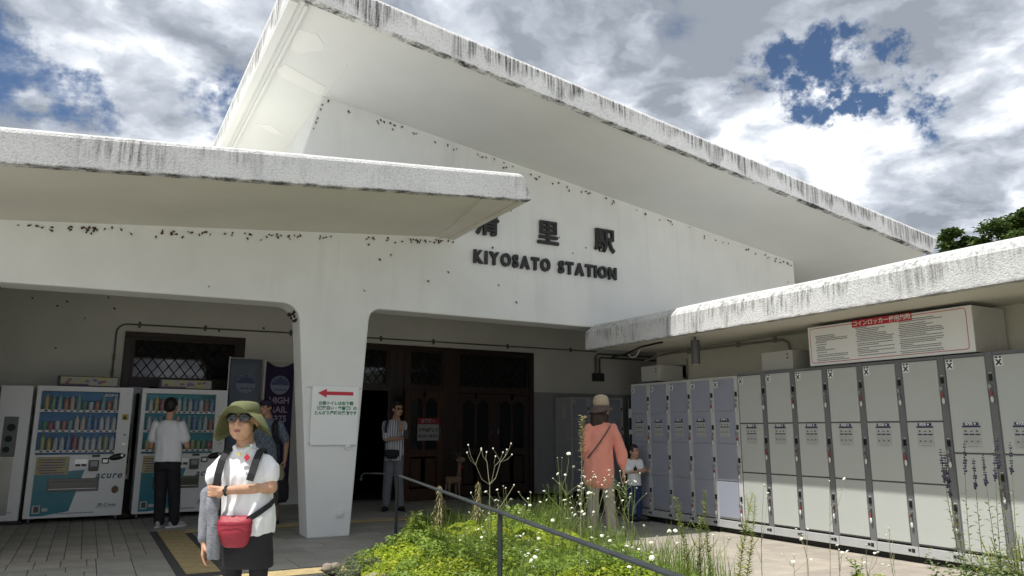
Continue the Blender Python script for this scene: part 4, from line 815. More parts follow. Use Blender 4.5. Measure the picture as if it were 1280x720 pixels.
def hand(mb, w, d, n_, side, s=1.0, curl=0.5, thumb=1.0, spread=1.0):
    """w wrist, d direction of the fingers, n_ the side the palm faces, side = +-1: thumb side"""
    w = V(w); d = V(d).normalized(); n_ = V(n_); n_ = (n_-d*n_.dot(d)).normalized(); t = d.cross(n_).normalized()*side
    p = lambda a, b, c_: w+d*(a*s)+t*(b*s)+n_*(c_*s)
    mb.cone(p(0, 0, 0), p(0.03, 0, 0), 0.021*s, 0.02*s, 10)
    for b in (-0.026, -0.009, 0.009, 0.026): mb.cone(p(0.015, b*0.6, 0), p(0.085, b*1.05, 0), 0.014*s, 0.0125*s, 8)
    for k, (b, ln) in enumerate(((0.031, 0.066), (0.0105, 0.075), (-0.0105, 0.070), (-0.031, 0.055))):
        b *= spread; q = p(0.085, b, 0.0); ang = curl*(0.35+0.06*k); dd = d.copy(); r0 = 0.0088*s
        for j, fr in enumerate((0.45, 0.32, 0.25)):
            ang2 = ang*(1+0.9*j); v_ = (d*cos(ang2)+n_*sin(ang2)+t*(0.04*(1.5-k)*(1-curl))).normalized(); e_ = q+v_*(ln*fr*s*1.05); mb.cone(q, e_, r0*(1-0.09*j), r0*(0.93-0.09*j), 8); q = e_
    q0 = p(0.022, 0.022, 0.004); q1 = p(0.052, 0.048, 0.014+0.012*curl*thumb); q2 = p(0.080, 0.052-0.012*curl, 0.026+0.022*curl*thumb)
    mb.cone(q0, q1, 0.0125*s, 0.0105*s, 8); mb.cone(q1, q2, 0.0100*s, 0.0085*s, 8)
def limb(mb, a, b, c, r0, r1, r2, n=14):
    mb.cone(a, b, r0, r1, n); mb.cone(b, c, r1, r2, n)
def shoe(parent, p, a, m, msole, L_=0.25, h=0.07, w=0.045):
    f = fdir(a); R = ZR(a); p = V(p); q = MB()
    q.sph(p+f*(L_*0.28)+V((0, 0, 0.042)), 1, 14, 8, (w, L_*0.38, 0.038), R); q.sph(p+f*(L_*-0.04)+V((0, 0, 0.055)), 1, 14, 8, (w*0.86, L_*0.27, 0.052), R); q.cone(p+V((0, 0, 0.05)), p+V((0, 0, h+0.02)), w*0.85, w*0.85, 12)
    me = remesh(q, 0.008, 2); 
    for v in me.vertices: v.co.z = max(v.co.z, 0.018)
    me.materials.append(m); o = link('shoe', me, parent)
    s_ = MB(); s_.loft([(tuple(p+f*(L_*0.14)+V((0, 0, z))), w*1.02, L_*0.60, R) for z in (0.002, 0.024)], 18); s_.build('sole', msole, o)
    return o
def skull_hair(parent, c, a, m, s=1.0, back=1.0, name='hair', low=-0.02, wr=0.004):
    c = V(c); f = fdir(a); R = ZR(a); q = MB()
    q.sph(c-f*(0.016*s)+V((0, 0, 0.030*s)), s, 20, 14, (0.085, 0.097, 0.098), R); q.sph(c-f*(0.045*s)+V((0, 0, low*s)), s, 16, 10, (0.078, 0.062, 0.075*back), R)
    me = remesh(q, 0.008, 3, wr=wr, wscale=(30, 30, 12)); bm = bmesh.new(); bm.from_mesh(me)
    dele = [v for v in bm.verts if ((v.co-c).dot(f) > 0.045*s and (v.co-c).z < 0.062*s) or (abs((v.co-c).dot(V((cos(a), sin(a), 0)))) > 0.062*s and (v.co-c).z < -0.01*s and (v.co-c).dot(f) > -0.02*s)]
    bmesh.ops.delete(bm, geom=dele, context='VERTS'); bm.to_mesh(me); bm.free(); me.materials.append(m); o = link(name, me, parent)
    s_ = o.modifiers.new('solid', 'SOLIDIFY'); s_.thickness = 0.012; s_.offset = -1; return o
def ribbon(pts, w, th, nrm, n_=1):
    """flat strap: pts, width vector per point computed from nrm"""
    q = MB(); pts = [V(p) for p in pts]; vs = []
    for i, p in enumerate(pts):
        d = (pts[min(i+1, len(pts)-1)]-pts[max(i-1, 0)]).normalized(); nn_ = V(nrm[i] if isinstance(nrm, list) else nrm).normalized(); s_ = d.cross(nn_).normalized()*w/2
        for sgn, t in ((-1, 0), (1, 0), (1, 1), (-1, 1)): vs.append(p+s_*sgn+nn_*(th*t))
    fs = [(i*4+j, i*4+(j+1) % 4, (i+1)*4+(j+1) % 4, (i+1)*4+j) for i in range(len(pts)-1) for j in range(4)]+[(3, 2, 1, 0), tuple((len(pts)-1)*4+j for j in range(4))]
    return q.add(vs, fs)
YAW = -0.51054
# ---- woman in the foreground
w1 = thing('person', 'woman in a lime green hat, sunglasses and white shirt walking towards the camera', 'person', (0.94, 5.319, 0), YAW)
hc = (-0.015, -0.035, 1.340); ha = -0.05
b = MB(); head(b, hc, ha, 1.14); b.cone((0.0, 0.005, 1.10), (-0.01, -0.01, 1.26), 0.056, 0.055, 16)
b.loft([((0.04, 0.01, z), rx, ry) for z, rx, ry in ((0.62, 0.13, 0.09), (0.8, 0.12, 0.085), (1.0, 0.135, 0.09), (1.08, 0.13, 0.08), (1.13, 0.06, 0.06))], 18)
limb(b, (0.145, 0.0, 1.06), (0.198, -0.035, 0.905), (-0.055, -0.185, 0.895), 0.044, 0.040, 0.025); hand(b, (-0.055, -0.185, 0.895), (-1, 0.10, -0.06), (0.15, 1, 0.1), 1, 0.95, curl=1.15)
limb(b, (-0.145, 0.0, 1.06), (-0.190, -0.055, 0.875), (-0.185, -0.115, 0.575), 0.044, 0.038, 0.026); hand(b, (-0.185, -0.118, 0.575), (0.04, -0.05, -1), (1, 0.2, 0), 1, 0.95, curl=0.65)
for s_ in (-1, 1): limb(b, (0.045+0.075*s_, 0.01, 0.66), (0.05+0.085*s_, -0.01, 0.40), (0.05+0.085*s_, 0.03, 0.08), 0.06, 0.042, 0.028)
skin('body', b, m_skin, w1, vox=0.0055, smooth_it=2)
face(w1, hc, ha, 1.14, eyes=False)
f_ = fdir(ha); r_ = V((cos(ha), sin(ha), 0)); P = lambda x, y, z: V(hc)+r_*x+f_*y+V((0, 0, z))
sg_ = MB()
for k in (-1, 1): sg_.sph(P(0.043*k, 0.094, 0.016), 1, 16, 10, (0.040, 0.011, 0.031), ZR(ha+0.14*k))
sg_.tube([P(-0.01, 0.104, 0.024), P(0.01, 0.104, 0.024)], 0.004, 6)
for k in (-1, 1): sg_.tube([P(0.078*k, 0.082, 0.024), P(0.090*k, 0.0, 0.014)], 0.0035, 6)
sg_.build('sunglasses', mat('lens', (0.006, 0.006, 0.008), 0.06, spec=0.8), w1, smooth=True)
MB().sph(P(0, -0.025, -0.005), 1, 18, 12, (0.090, 0.085, 0.095), ZR(ha)).build('hair', m_hair, w1, smooth=True)
m_hat = mat('hat_olive_lime', (0.115, 0.125, 0.052), 0.85, var=0.12, vscale=9, bump=0.4, bscale=70, bdist=0.003)
q = MB(); hx, hy = -0.018, -0.022
q.loft([((hx, hy, 1.375), 0.101, 0.112), ((hx, hy, 1.41), 0.099, 0.109), ((hx, hy, 1.448), 0.090, 0.098), ((hx, hy, 1.462), 0.068, 0.076), ((hx, hy, 1.468), 0.03, 0.035)], 28)
hat = q.build('hat', m_hat, w1, smooth=True)
q = MB(); n = 48; vs = []; fs = []
for i in range(7):
    t = i/6
    for j in range(n):
        th = 2*pi*j/n; sx, sy = cos(th), sin(th); rx, ry = 0.100+0.084*t, 0.111+0.066*t
        z = 1.385-0.145*t**1.5*(sx*sx)*(1.15 if sx < 0 else 1.0)-0.09*t*max(0, sy)+0.045*t*max(0, -sy)+0.010*sin(3*th+1)*t
        vs.append((hx+rx*sx, hy+ry*sy, z))
for i in range(6):
    for j in range(n): fs.append((i*n+j, (i+1)*n+j, (i+1)*n+(j+1) % n, i*n+(j+1) % n))
q.add(vs, fs); br = q.build('brim', m_hat, hat, smooth=True); sm = br.modifiers.new('solid', 'SOLIDIFY'); sm.thickness = 0.004
q = MB(); q.loft([((hx, hy, 1.383), 0.1025, 0.1135), ((hx, hy, 1.392), 0.102, 0.113)], 28); q.build('hat_band', mat('hat_band', (0.12, 0.14, 0.05), 0.8), hat, smooth=True)
b = MB(); b.loft([((0.055, 0.0, 0.615), 0.165, 0.125), ((0.05, 0.0, 0.70), 0.165, 0.13), ((0.035, 0.0, 0.84), 0.155, 0.122), ((0.015, 0.0, 0.98), 0.155, 0.122), ((0.005, 0.005, 1.06), 0.152, 0.110), ((0.0, 0.005, 1.105), 0.120, 0.09), ((-0.002, 0.0, 1.15), 0.075, 0.07)], 24)
b.cone((0.138, 0.0, 1.062), (0.190, -0.022, 0.972), 0.058, 0.056, 14); b.cone((-0.138, 0.0, 1.062), (-0.186, -0.03, 0.966), 0.058, 0.056, 14)
sh = skin('shirt', b, m_tee, w1, vox=0.008, smooth_it=2, wr=0.017, wscale=(10, 10, 4), seed=3)
b = MB(); b.loft([((-0.002, 0.0, 1.12), 0.085, 0.078), ((-0.005, -0.008, 1.145), 0.076, 0.076, Matrix.Rotation(0.25, 3, 'X')), ((-0.006, -0.008, 1.172), 0.068, 0.068, Matrix.Rotation(0.40, 3, 'X')), ((-0.006, -0.004, 1.186), 0.062, 0.060, Matrix.Rotation(0.45, 3, 'X'))], 24); b.cone((-0.055, -0.062, 1.165), (-0.012, -0.088, 1.115), 0.014, 0.012); b.cone((0.055, -0.055, 1.175), (0.0, -0.088, 1.115), 0.014, 0.012)
skin('collar', b, m_tee, sh, vox=0.007, wr=0.004, wscale=(12, 12, 20))
MB().prism([(0.052, 1.075), (0.075, 1.10), (0.052, 1.125), (0.035, 1.10)], 'Y', -0.128, -0.120).build('red_mark', m_red, sh, fix=True)
MB().box(0.036, 0.056, -0.097, -0.09, 1.165, 1.178).build('green_mark', mat('mark_green', (0.10, 0.35, 0.15), 0.6), sh); MB().box(-0.012, 0.008, -0.122, -0.112, 1.115, 1.13).build('yellow_mark', mat('mark_yellow', (0.6, 0.55, 0.05), 0.6), sh)
q = MB(); q.disc((0.055, -0.135, 1.035), 0.014, 'Y', 0.006, 12); q.build('chest_emblem', mat('mark_grey', (0.35, 0.37, 0.38), 0.7), sh)
b = MB(); b.loft([((0.05, 0.01, 0.40), 0.175, 0.105), ((0.05, 0.005, 0.50), 0.168, 0.115), ((0.05, 0.0, 0.62), 0.155, 0.118), ((0.045, 0.0, 0.72), 0.145, 0.11)], 24); skin('shorts', b, mat('charcoal_cloth', (0.011, 0.011, 0.015), 0.8, var=0.2, vscale=10), w1, vox=0.009, wr=0.006, seed=8)
b = MB()
for s_ in (-1, 1): b.cone((0.05+0.085*s_, 0.0, 0.42), (0.05+0.085*s_, 0.03, 0.10), 0.064, 0.044)
skin('leggings', b, m_blk, w1, vox=0.009)
for s_ in (-1, 1): shoe(w1, (0.05+0.09*s_, 0.03, 0), 0.2*s_, mat('grey_shoe', (0.2, 0.2, 0.2), 0.7), m_tagw, 0.235)
m_gsl = mat('grey_sleeve', (0.14, 0.15, 0.17), 0.9, vscale=60, col2=(0.24, 0.25, 0.28), bump=0.4, bscale=120, vstretch=(1, 1, 2.5))
b = MB(); b.cone((-0.207, -0.055, 0.865), (-0.190, -0.112, 0.60), 0.048, 0.038, 14); skin('arm_cover', b, m_gsl, w1, vox=0.007, wr=0.005, wscale=(14, 14, 9), seed=2)
b = MB(); b.loft([((-0.150, -0.150, 0.85), 0.028, 0.022), ((-0.135, -0.162, 0.78), 0.034, 0.03), ((-0.115, -0.165, 0.66), 0.038, 0.026), ((-0.105, -0.165, 0.54), 0.042, 0.024), ((-0.10, -0.16, 0.475), 0.036, 0.02)], 16); skin('hanging_jacket', b, m_gsl, w1, vox=0.007, wr=0.008, wscale=(20, 20, 5), seed=4)
m_rbag = mat('red_nylon', (0.27, 0.013, 0.03), 0.55, var=0.1, vscale=9, bump=0.25, bscale=40)
b = MB(); b.loft([((0.024, -0.150, 0.545), 0.060, 0.025), ((0.022, -0.155, 0.565), 0.085, 0.040), ((0.016, -0.160, 0.64), 0.108, 0.050), ((0.014, -0.155, 0.70), 0.113, 0.046), ((0.014, -0.145, 0.735), 0.105, 0.025)], 24)
wb = tag(skin('waist_bag', b, m_rbag, None, vox=0.007, wr=0.005, wscale=(8, 8, 8), seed=6), 'red nylon waist bag worn by the woman in the green hat', 'bag'); wb.location = w1.location; wb.rotation_euler = w1.rotation_euler
ribbon([(-0.09, -0.207, 0.688), (0.0, -0.212, 0.684), (0.10, -0.204, 0.69)], 0.006, 0.003, (0, -1, 0)).build('zip', mat('zip_dark', (0.12, 0.01, 0.02), 0.5), wb)
ribbon([(0.10, -0.170, 0.715), (0.155, -0.125, 0.755), (0.205, -0.06, 0.80), (0.215, 0.0, 0.83)], 0.036, 0.004, [(0.3, -1, 0), (0.6, -1, 0), (1, -0.6, 0), (1, 0, 0)]).build('strap', m_blk, wb)
ribbon([(-0.085, -0.165, 0.715), (-0.125, -0.10, 0.74), (-0.135, 0.0, 0.76)], 0.034, 0.004, [(-0.4, -1, 0), (-1, -0.5, 0), (-1, 0, 0)]).build('strap', m_blk, wb)
bp_ = thing('backpack', 'black backpack carried on both shoulders by the woman in the green hat', 'backpack', w1.location, YAW)
b = MB(); b.loft([((0.02, 0.20, 0.72), 0.12, 0.06), ((0.02, 0.21, 0.80), 0.15, 0.085), ((0.015, 0.21, 1.0), 0.145, 0.08), ((0.01, 0.19, 1.10), 0.10, 0.05)], 20); skin('pack', b, m_blk, bp_, vox=0.012, wr=0.006)
ribbon([(-0.095, 0.10, 1.10), (-0.098, 0.03, 1.145), (-0.102, -0.06, 1.135), (-0.108, -0.118, 1.08), (-0.115, -0.142, 1.0), (-0.125, -0.140, 0.92), (-0.150, -0.10, 0.86)], 0.046, 0.010, [(0, 0.3, 1), (0, 0, 1), (0, -0.6, 1), (0, -1, 0.5), (0, -1, 0), (-0.2, -1, 0), (-0.8, -1, 0)]).build('shoulder_strap', m_blk, bp_, smooth=False)
ribbon([(0.095, 0.10, 1.10), (0.105, 0.03, 1.145), (0.115, -0.05, 1.135), (0.112, -0.112, 1.08), (0.100, -0.138, 1.0), (0.088, -0.140, 0.955)], 0.046, 0.010, [(0, 0.3, 1), (0, 0, 1), (0, -0.6, 1), (0, -1, 0.5), (0, -1, 0), (0, -1, 0)]).build('shoulder_strap', m_blk, bp_)
ribbon([(0.17, 0.10, 0.80), (0.19, 0.06, 0.68), (0.195, 0.04, 0.60), (0.185, 0.04, 0.56)], 0.02, 0.004, (1, -1, 0)).build('strap_tail', m_blk, bp_)
MB().tube([(-0.045+0.0, -0.183+0.03*cos(t), 0.895+0.028*sin(t)) for t in [2*pi*i/16 for i in range(17)]], 0.007, 6).build('watch_strap', m_blk, w1, smooth=True)
MB().sph((-0.045, -0.214, 0.897), 0.016, 10, 6, (0.9, 0.35, 0.9)).build('watch', mat('watch_dark', (0.03, 0.03, 0.035), 0.2), w1)

# ---- generic person
def person(label, loc, hc, ha, J, top, bottom, shoes, skinm, hair=m_hair, s=1.0, sleeve=0.7, vox=0.009, rx=0.16, ry=0.11, hemz=0.82, hipr=0.15, legr=(0.085, 0.065, 0.05), tw=0.007, seed=0, hands=None, hairlow=-0.02, foot=(0.1, -0.1), torso=None, shrt=None, back=1.0, sole=m_blk, armr=(0.046, 0.038, 0.026), footL=0.26):
    t = thing('person', label, 'person', loc, YAW); b = MB(); head(b, hc, ha, s); hc = V(hc); nk = J['neck']
    b.cone(nk, hc+V((0, 0, -0.06*s))-fdir(ha)*0.01, 0.052*s, 0.05*s, 14)
    for k in ('L', 'R'):
        limb(b, J['sh'+k], J['el'+k], J['wr'+k], *[r*s for r in armr])
        w = V(J['wr'+k]); hd = (hands or {}).get(k)
        if hd: hand(b, w, hd[0], hd[1], hd[2], s, curl=hd[3])
        else: hand(b, w, w-V(J['el'+k]), (-1 if w.x > hc.x else 1, 0, 0), 1 if k == 'L' else -1, s, curl=0.6)
        limb(b, J['hp'+k], J['kn'+k], J['an'+k], legr[0]*0.75, legr[1]*0.75, legr[2]*0.7)
    cx0 = (J['hpL'][0]+J['hpR'][0])/2; cy0 = (J['hpL'][1]+J['hpR'][1])/2; zs = nk[2]; z0 = J['hpL'][2]
    b.loft([((cx0, cy0, z0), rx*0.75, ry*0.75), ((cx0*0.5+nk[0]*0.5, cy0, (z0+zs)/2), rx*0.72, ry*0.72), ((nk[0], nk[1], zs-0.08*s), rx*0.75, ry*0.7), ((nk[0], nk[1], zs), 0.06*s, 0.055*s)], 16)
    skin('body', b, skinm, t, vox=min(vox, 0.0075), smooth_it=2)
    b = MB()
    if torso: b.loft(torso, 24)
    else: b.loft([((cx0, cy0, hemz), rx*1.04, ry*1.08), ((cx0, cy0, hemz+0.12*s), rx*1.02, ry*1.08), ((cx0*0.5+nk[0]*0.5, cy0, (hemz+zs)/2+0.03), rx*0.96, ry), ((nk[0], nk[1], zs-0.16*s), rx*1.08, ry*1.05), ((nk[0], nk[1], zs-0.07*s), rx*1.02, ry*0.9), ((nk[0], nk[1], zs-0.01), rx*0.5, ry*0.65)], 24)
    for k in ('L', 'R'):
        a, e_, w = V(J['sh'+k]), V(J['el'+k]), V(J['wr'+k])
        if shrt: shrt(b, a, e_, w, k)
        else:
            if sleeve <= 1: b.cone(a, a+(e_-a)*sleeve, 0.062*s, 0.066*s)
            else: b.cone(a, e_, 0.062*s, 0.056*s); b.cone(e_, e_+(w-e_)*(sleeve-1), 0.056*s, 0.044*s)
    so_ = skin('shirt', b, top, t, vox=vox, smooth_it=2, wr=tw, seed=seed)
    b = MB(); zt = z0+0.13*s
    b.loft([((cx0, cy0, z0-0.09*s), hipr*0.98, ry*1.0), ((cx0, cy0, z0+0.0), hipr, ry*1.05), ((cx0, cy0, zt), hipr*0.92, ry*0.98)], 22)
    for k in ('L', 'R'): limb(b, V(J['hp'+k])+V((0, 0, -0.02)), J['kn'+k], J['an'+k], *[r*s for r in legr])
    skin('trousers', b, bottom, t, vox=vox, smooth_it=2, wr=tw*0.8, seed=seed+5, wscale=(9, 9, 6))
    for k, fa in zip(('L', 'R'), foot): p = J['an'+k]; shoe(t, (p[0], p[1], 0), fa, shoes, sole, footL*s if s > 0.8 else 0.18, w=0.045*s)
    if hair: skull_hair(t, hc, ha, hair, s, back=back, low=hairlow)
    return t, so_
# ---- man at the vending machine, seen from behind
J = dict(neck=(-0.02, 0.02, 1.42), shL=(-0.185, 0.0, 1.34), elL=(-0.25, 0.05, 1.06), wrL=(-0.17, 0.25, 1.03), shR=(0.165, 0.0, 1.34), elR=(0.245, 0.05, 1.06), wrR=(0.16, 0.25, 1.10), hpL=(-0.06, 0.0, 0.84), hpR=(0.09, 0.0, 0.84), knL=(-0.055, 0.02, 0.46), knR=(0.13, 0.02, 0.46), anL=(-0.03, 0.0, 0.08), anR=(0.17, 0.0, 0.08))
p2_, _ = person('man with black hair in a white T-shirt facing the right vending machine', (0.985, 11.37, 0), (-0.015, 0.03, 1.60), pi, J, m_tee, m_blk, mat('pale_shoe', (0.42, 0.42, 0.40), 0.7), m_skin2, sleeve=0.62, rx=0.175, hemz=0.86, hipr=0.165, foot=(pi+0.1, pi-0.6), sole=m_tagw, seed=11, legr=(0.098, 0.078, 0.064), hairlow=0.0, back=1.05)
# ---- woman in the coral tunic with a sun hat, seen from behind
J = dict(neck=(0.0, 0.0, 1.39), shL=(-0.15, 0.0, 1.31), elL=(-0.21, -0.03, 1.06), wrL=(-0.17, 0.12, 0.88), shR=(0.14, 0.0, 1.31), elR=(0.235, -0.01, 1.03), wrR=(0.262, 0.0, 0.79), hpL=(-0.11, 0.0, 0.78), hpR=(0.05, 0.0, 0.78), knL=(-0.12, 0.0, 0.44), knR=(0.075, 0.0, 0.44), anL=(-0.14, 0.0, 0.07), anR=(0.10, 0.0, 0.07))
m_cor = mat('coral_cloth', (0.70, 0.27, 0.20), 0.8, var=0.06, vscale=6, bump=0.3, bscale=80, sheen=0.2, bdist=0.003)
def puff(b, a, e_, w, k):
    b.cone(a, a+(e_-a)*0.5, 0.058, 0.060); b.cone(a+(e_-a)*0.5, e_, 0.060, 0.068); b.cone(e_, e_+(w-e_)*0.55, 0.068, 0.060); b.cone(e_+(w-e_)*0.55, e_+(w-e_)*0.80, 0.056, 0.034)
tor = [((-0.04, 0.0, 0.595), 0.12, 0.10), ((-0.05, 0.0, 0.65), 0.18, 0.145), ((-0.05, 0.0, 0.76), 0.192, 0.155), ((-0.045, 0.0, 0.92), 0.178, 0.15), ((-0.025, 0.0, 1.10), 0.158, 0.135), ((-0.005, 0.0, 1.25), 0.155, 0.12), ((0.0, 0.0, 1.335), 0.145, 0.10), ((0.0, 0.0, 1.39), 0.07, 0.065)]
w2, sh2 = person('woman seen from behind in a coral tunic, pale trousers and beige sun hat', (5.625, 7.738, 0), (0.01, 0.0, 1.56), pi*0.72, J, m_cor, mat('pale_trousers', (0.33, 0.30, 0.255), 0.85, var=0.08, vscale=9, bump=0.3, bscale=60), mat('cream_shoe', (0.55, 0.52, 0.46), 0.7), m_skin2, hair=None, torso=tor, shrt=puff, legr=(0.082, 0.066, 0.062), foot=(pi*0.6, pi*0.55), seed=21, tw=0.013, sole=m_blk, footL=0.25)
b = MB(); b.sph((0.0, 0.0, 1.56), 1, 18, 12, (0.092, 0.098, 0.10)); b.sph((-0.03, -0.04, 1.44), 1, 14, 10, (0.105, 0.055, 0.12)); b.sph((-0.075, -0.03, 1.38), 1, 12, 8, (0.06, 0.05, 0.08)); b.sph((0.06, 0.0, 1.42), 1, 12, 8, (0.045, 0.045, 0.09))
me = remesh(b, 0.008, 2, wr=0.010, wscale=(28, 28, 5)); bm = bmesh.new(); bm.from_mesh(me); fd = fdir(pi*0.72); bmesh.ops.delete(bm, geom=[v for v in bm.verts if (v.co-V((0.01, 0, 1.56))).dot(fd) > 0.035 and v.co.z < 1.60], context='VERTS'); bm.to_mesh(me); bm.free(); me.materials.append(m_hairb); link('hair', me, w2)
m_straw = mat('hat_beige', (0.42, 0.34, 0.24), 0.9, var=0.1, vscale=20, bump=0.6, bscale=150); m_hbr = mat('hat_brown', (0.085, 0.06, 0.055), 0.85, var=0.15, vscale=20)
q = MB(); q.loft([((0.0, 0, 1.585), 0.105, 0.112), ((0.0, 0, 1.64), 0.102, 0.108), ((0.0, 0, 1.69), 0.090, 0.096), ((0.0, 0, 1.72), 0.065, 0.07), ((0.0, 0, 1.733), 0.02, 0.02)], 26); ht = q.build('hat', m_straw, w2, smooth=True)
q = MB(); vs = []; fs = []; n = 40
for i in range(5):
    t = i/4
    for j in range(n): th = 2*pi*j/n; vs.append(((0.106+0.055*t)*cos(th), (0.113+0.055*t)*sin(th), 1.592-0.085*t*(0.9-0.3*cos(th))+0.008*t*sin(4*th)))
for i in range(4):
    for j in range(n): fs.append((i*n+j, (i+1)*n+j, (i+1)*n+(j+1) % n, i*n+(j+1) % n))
q.add(vs, fs); br = q.build('brim', m_hbr, ht, smooth=True); br.modifiers.new('solid', 'SOLIDIFY').thickness = 0.004
ribbon([(0.10, -0.10, 1.345), (0.03, -0.142, 1.24), (-0.06, -0.158, 1.12), (-0.14, -0.145, 1.02), (-0.19, -0.09, 0.95)], 0.016, 0.005, [(0, -1, 1), (0, -1, 0.2), (0, -1, 0), (-0.4, -1, 0), (-1, -0.5, 0)]).build('bag_strap', m_hbr, w2)
# ---- child
s_ = 0.86
J = dict(neck=(0.0, 0.0, 0.875), shL=(-0.085, 0.0, 0.83), elL=(-0.10, -0.04, 0.69), wrL=(0.03, -0.11, 0.70), shR=(0.085, 0.0, 0.83), elR=(0.10, -0.03, 0.69), wrR=(0.10, -0.10, 0.715), hpL=(-0.05, 0.0, 0.50), hpR=(0.05, 0.0, 0.50), knL=(-0.06, -0.01, 0.28), knR=(0.055, -0.01, 0.28), anL=(-0.06, 0.0, 0.06), anR=(0.06, 0.0, 0.06))
ch, csh = person('small child with black hair in a white shirt and jeans beside the blue lockers', (7.06, 8.93, 0), (0.005, -0.01, 0.985), 0.75, J, m_tee, mat('blue_jeans', (0.02, 0.045, 0.13), 0.85, var=0.2, vscale=12), mat('dark_shoe', (0.03, 0.03, 0.035), 0.7), m_skin2, s=0.86, sleeve=0.75, rx=0.095, ry=0.075, hemz=0.50, hipr=0.095, legr=(0.06, 0.052, 0.045), foot=(0.5, 0.9), vox=0.007, tw=0.004, seed=31, armr=(0.032, 0.027, 0.019), hands={'L': ((1, -0.3, 0.2), (0.2, -0.6, 0.6), 1, 0.9), 'R': ((1, -0.4, 0.1), (0, -0.5, 0.7), -1, 0.9)}, hairlow=-0.01, back=1.1)
face(ch, (0.005, -0.01, 0.985), 0.75, 0.86); MB().box(-0.02, 0.03, -0.095, -0.086, 0.70, 0.76).box(0.0, 0.012, -0.096, -0.086, 0.76, 0.79).build('shirt_print', m_ink, csh)
# ---- man in the doorway
J = dict(neck=(-0.02, 0.0, 1.47), shL=(-0.18, 0.02, 1.38), elL=(-0.14, -0.12, 1.14), wrL=(0.10, -0.24, 1.155), shR=(0.12, 0.0, 1.38), elR=(0.15, -0.17, 1.20), wrR=(0.085, -0.15, 1.40), hpL=(-0.09, 0.0, 0.88), hpR=(0.05, 0.0, 0.88), knL=(-0.11, -0.01, 0.47), knR=(0.07, -0.01, 0.47), anL=(-0.13, 0.0, 0.09), anR=(0.11, 0.0, 0.09))
m_str = bpy.data.materials.new('striped_shirt'); m_str.use_nodes = True; t_ = m_str.node_tree; bs = t_.nodes['Principled BSDF']; tc_ = t_.nodes.new('ShaderNodeTexCoord'); wv = t_.nodes.new('ShaderNodeTexWave'); wv.inputs['Scale'].default_value = 8; wv.inputs['Distortion'].default_value = 0.6; t_.links.new(tc_.outputs['Object'], wv.inputs['Vector'])
rp = t_.nodes.new('ShaderNodeValToRGB'); rp.color_ramp.elements[0].position = 0.15; rp.color_ramp.elements[0].color = (0.12, 0.15, 0.24, 1); rp.color_ramp.elements[1].position = 0.35; rp.color_ramp.elements[1].color = (0.60, 0.60, 0.60, 1); t_.links.new(wv.outputs['Fac'], rp.inputs[0]); t_.links.new(rp.outputs[0], bs.inputs['Base Color']); bs.inputs['Roughness'].default_value = 0.85
dm, dsh = person('man in a striped shirt and grey jeans in the dark doorway, hand at his mouth', (4.48, 11.93, 0), (0.02, -0.02, 1.63), 0.65, J, m_str, mat('grey_jeans', (0.16, 0.17, 0.19), 0.85, var=0.12, vscale=10), m_blk, m_skin, sleeve=0.85, rx=0.155, hemz=0.80, hipr=0.15, legr=(0.092, 0.075, 0.062), foot=(-0.1, 0.5), seed=41, hands={'R': ((-0.2, -0.25, 1), (-1, 0, 0), -1, 0.9), 'L': ((0.9, -0.35, 0.15), (0, 0, 1), -1, 0.8)}, hairlow=0.0)
face(dm, (0.02, -0.02, 1.63), 0.65)
hc_ = V((0.02, -0.02, 1.63)); q = MB(); 
for k in (-1, 1): q.sph(hc_+V((cos(0.65), sin(0.65), 0))*0.03*k+fdir(0.65)*0.088+V((0, 0, 0.005)), 1, 10, 6, (0.024, 0.006, 0.016), ZR(0.65))
q.build('glasses', m_black, dm, smooth=True)
ph_ = tag(MB().box(0.175, 0.25, -0.335, -0.325, 1.15, 1.29).build('phone', m_black, None, bevel=0.004), 'black mobile phone held by the man in the doorway', 'phone'); ph_.location = dm.location; ph_.rotation_euler = dm.rotation_euler
b = MB(); b.loft([((-0.03, -0.16, 0.83), 0.08, 0.03), ((-0.03, -0.17, 0.88), 0.115, 0.045), ((-0.03, -0.165, 0.95), 0.12, 0.04), ((-0.03, -0.155, 0.975), 0.10, 0.02)], 18); wb2 = tag(skin('waist_bag', b, m_blk, None, vox=0.009, wr=0.004), 'black waist bag worn by the man in the striped shirt', 'bag'); wb2.location = dm.location; wb2.rotation_euler = dm.rotation_euler
ribbon([(-0.14, 0.05, 1.44), (-0.14, -0.07, 1.43), (-0.15, -0.13, 1.33), (-0.15, -0.125, 1.2), (-0.17, -0.09, 1.08)], 0.045, 0.008, [(0, 0, 1), (0, -0.5, 1), (0, -1, 0.2), (0, -1, 0), (-0.5, -1, 0)]).build('pack_strap', mat('navy_strap', (0.02, 0.025, 0.07), 0.8), dm)
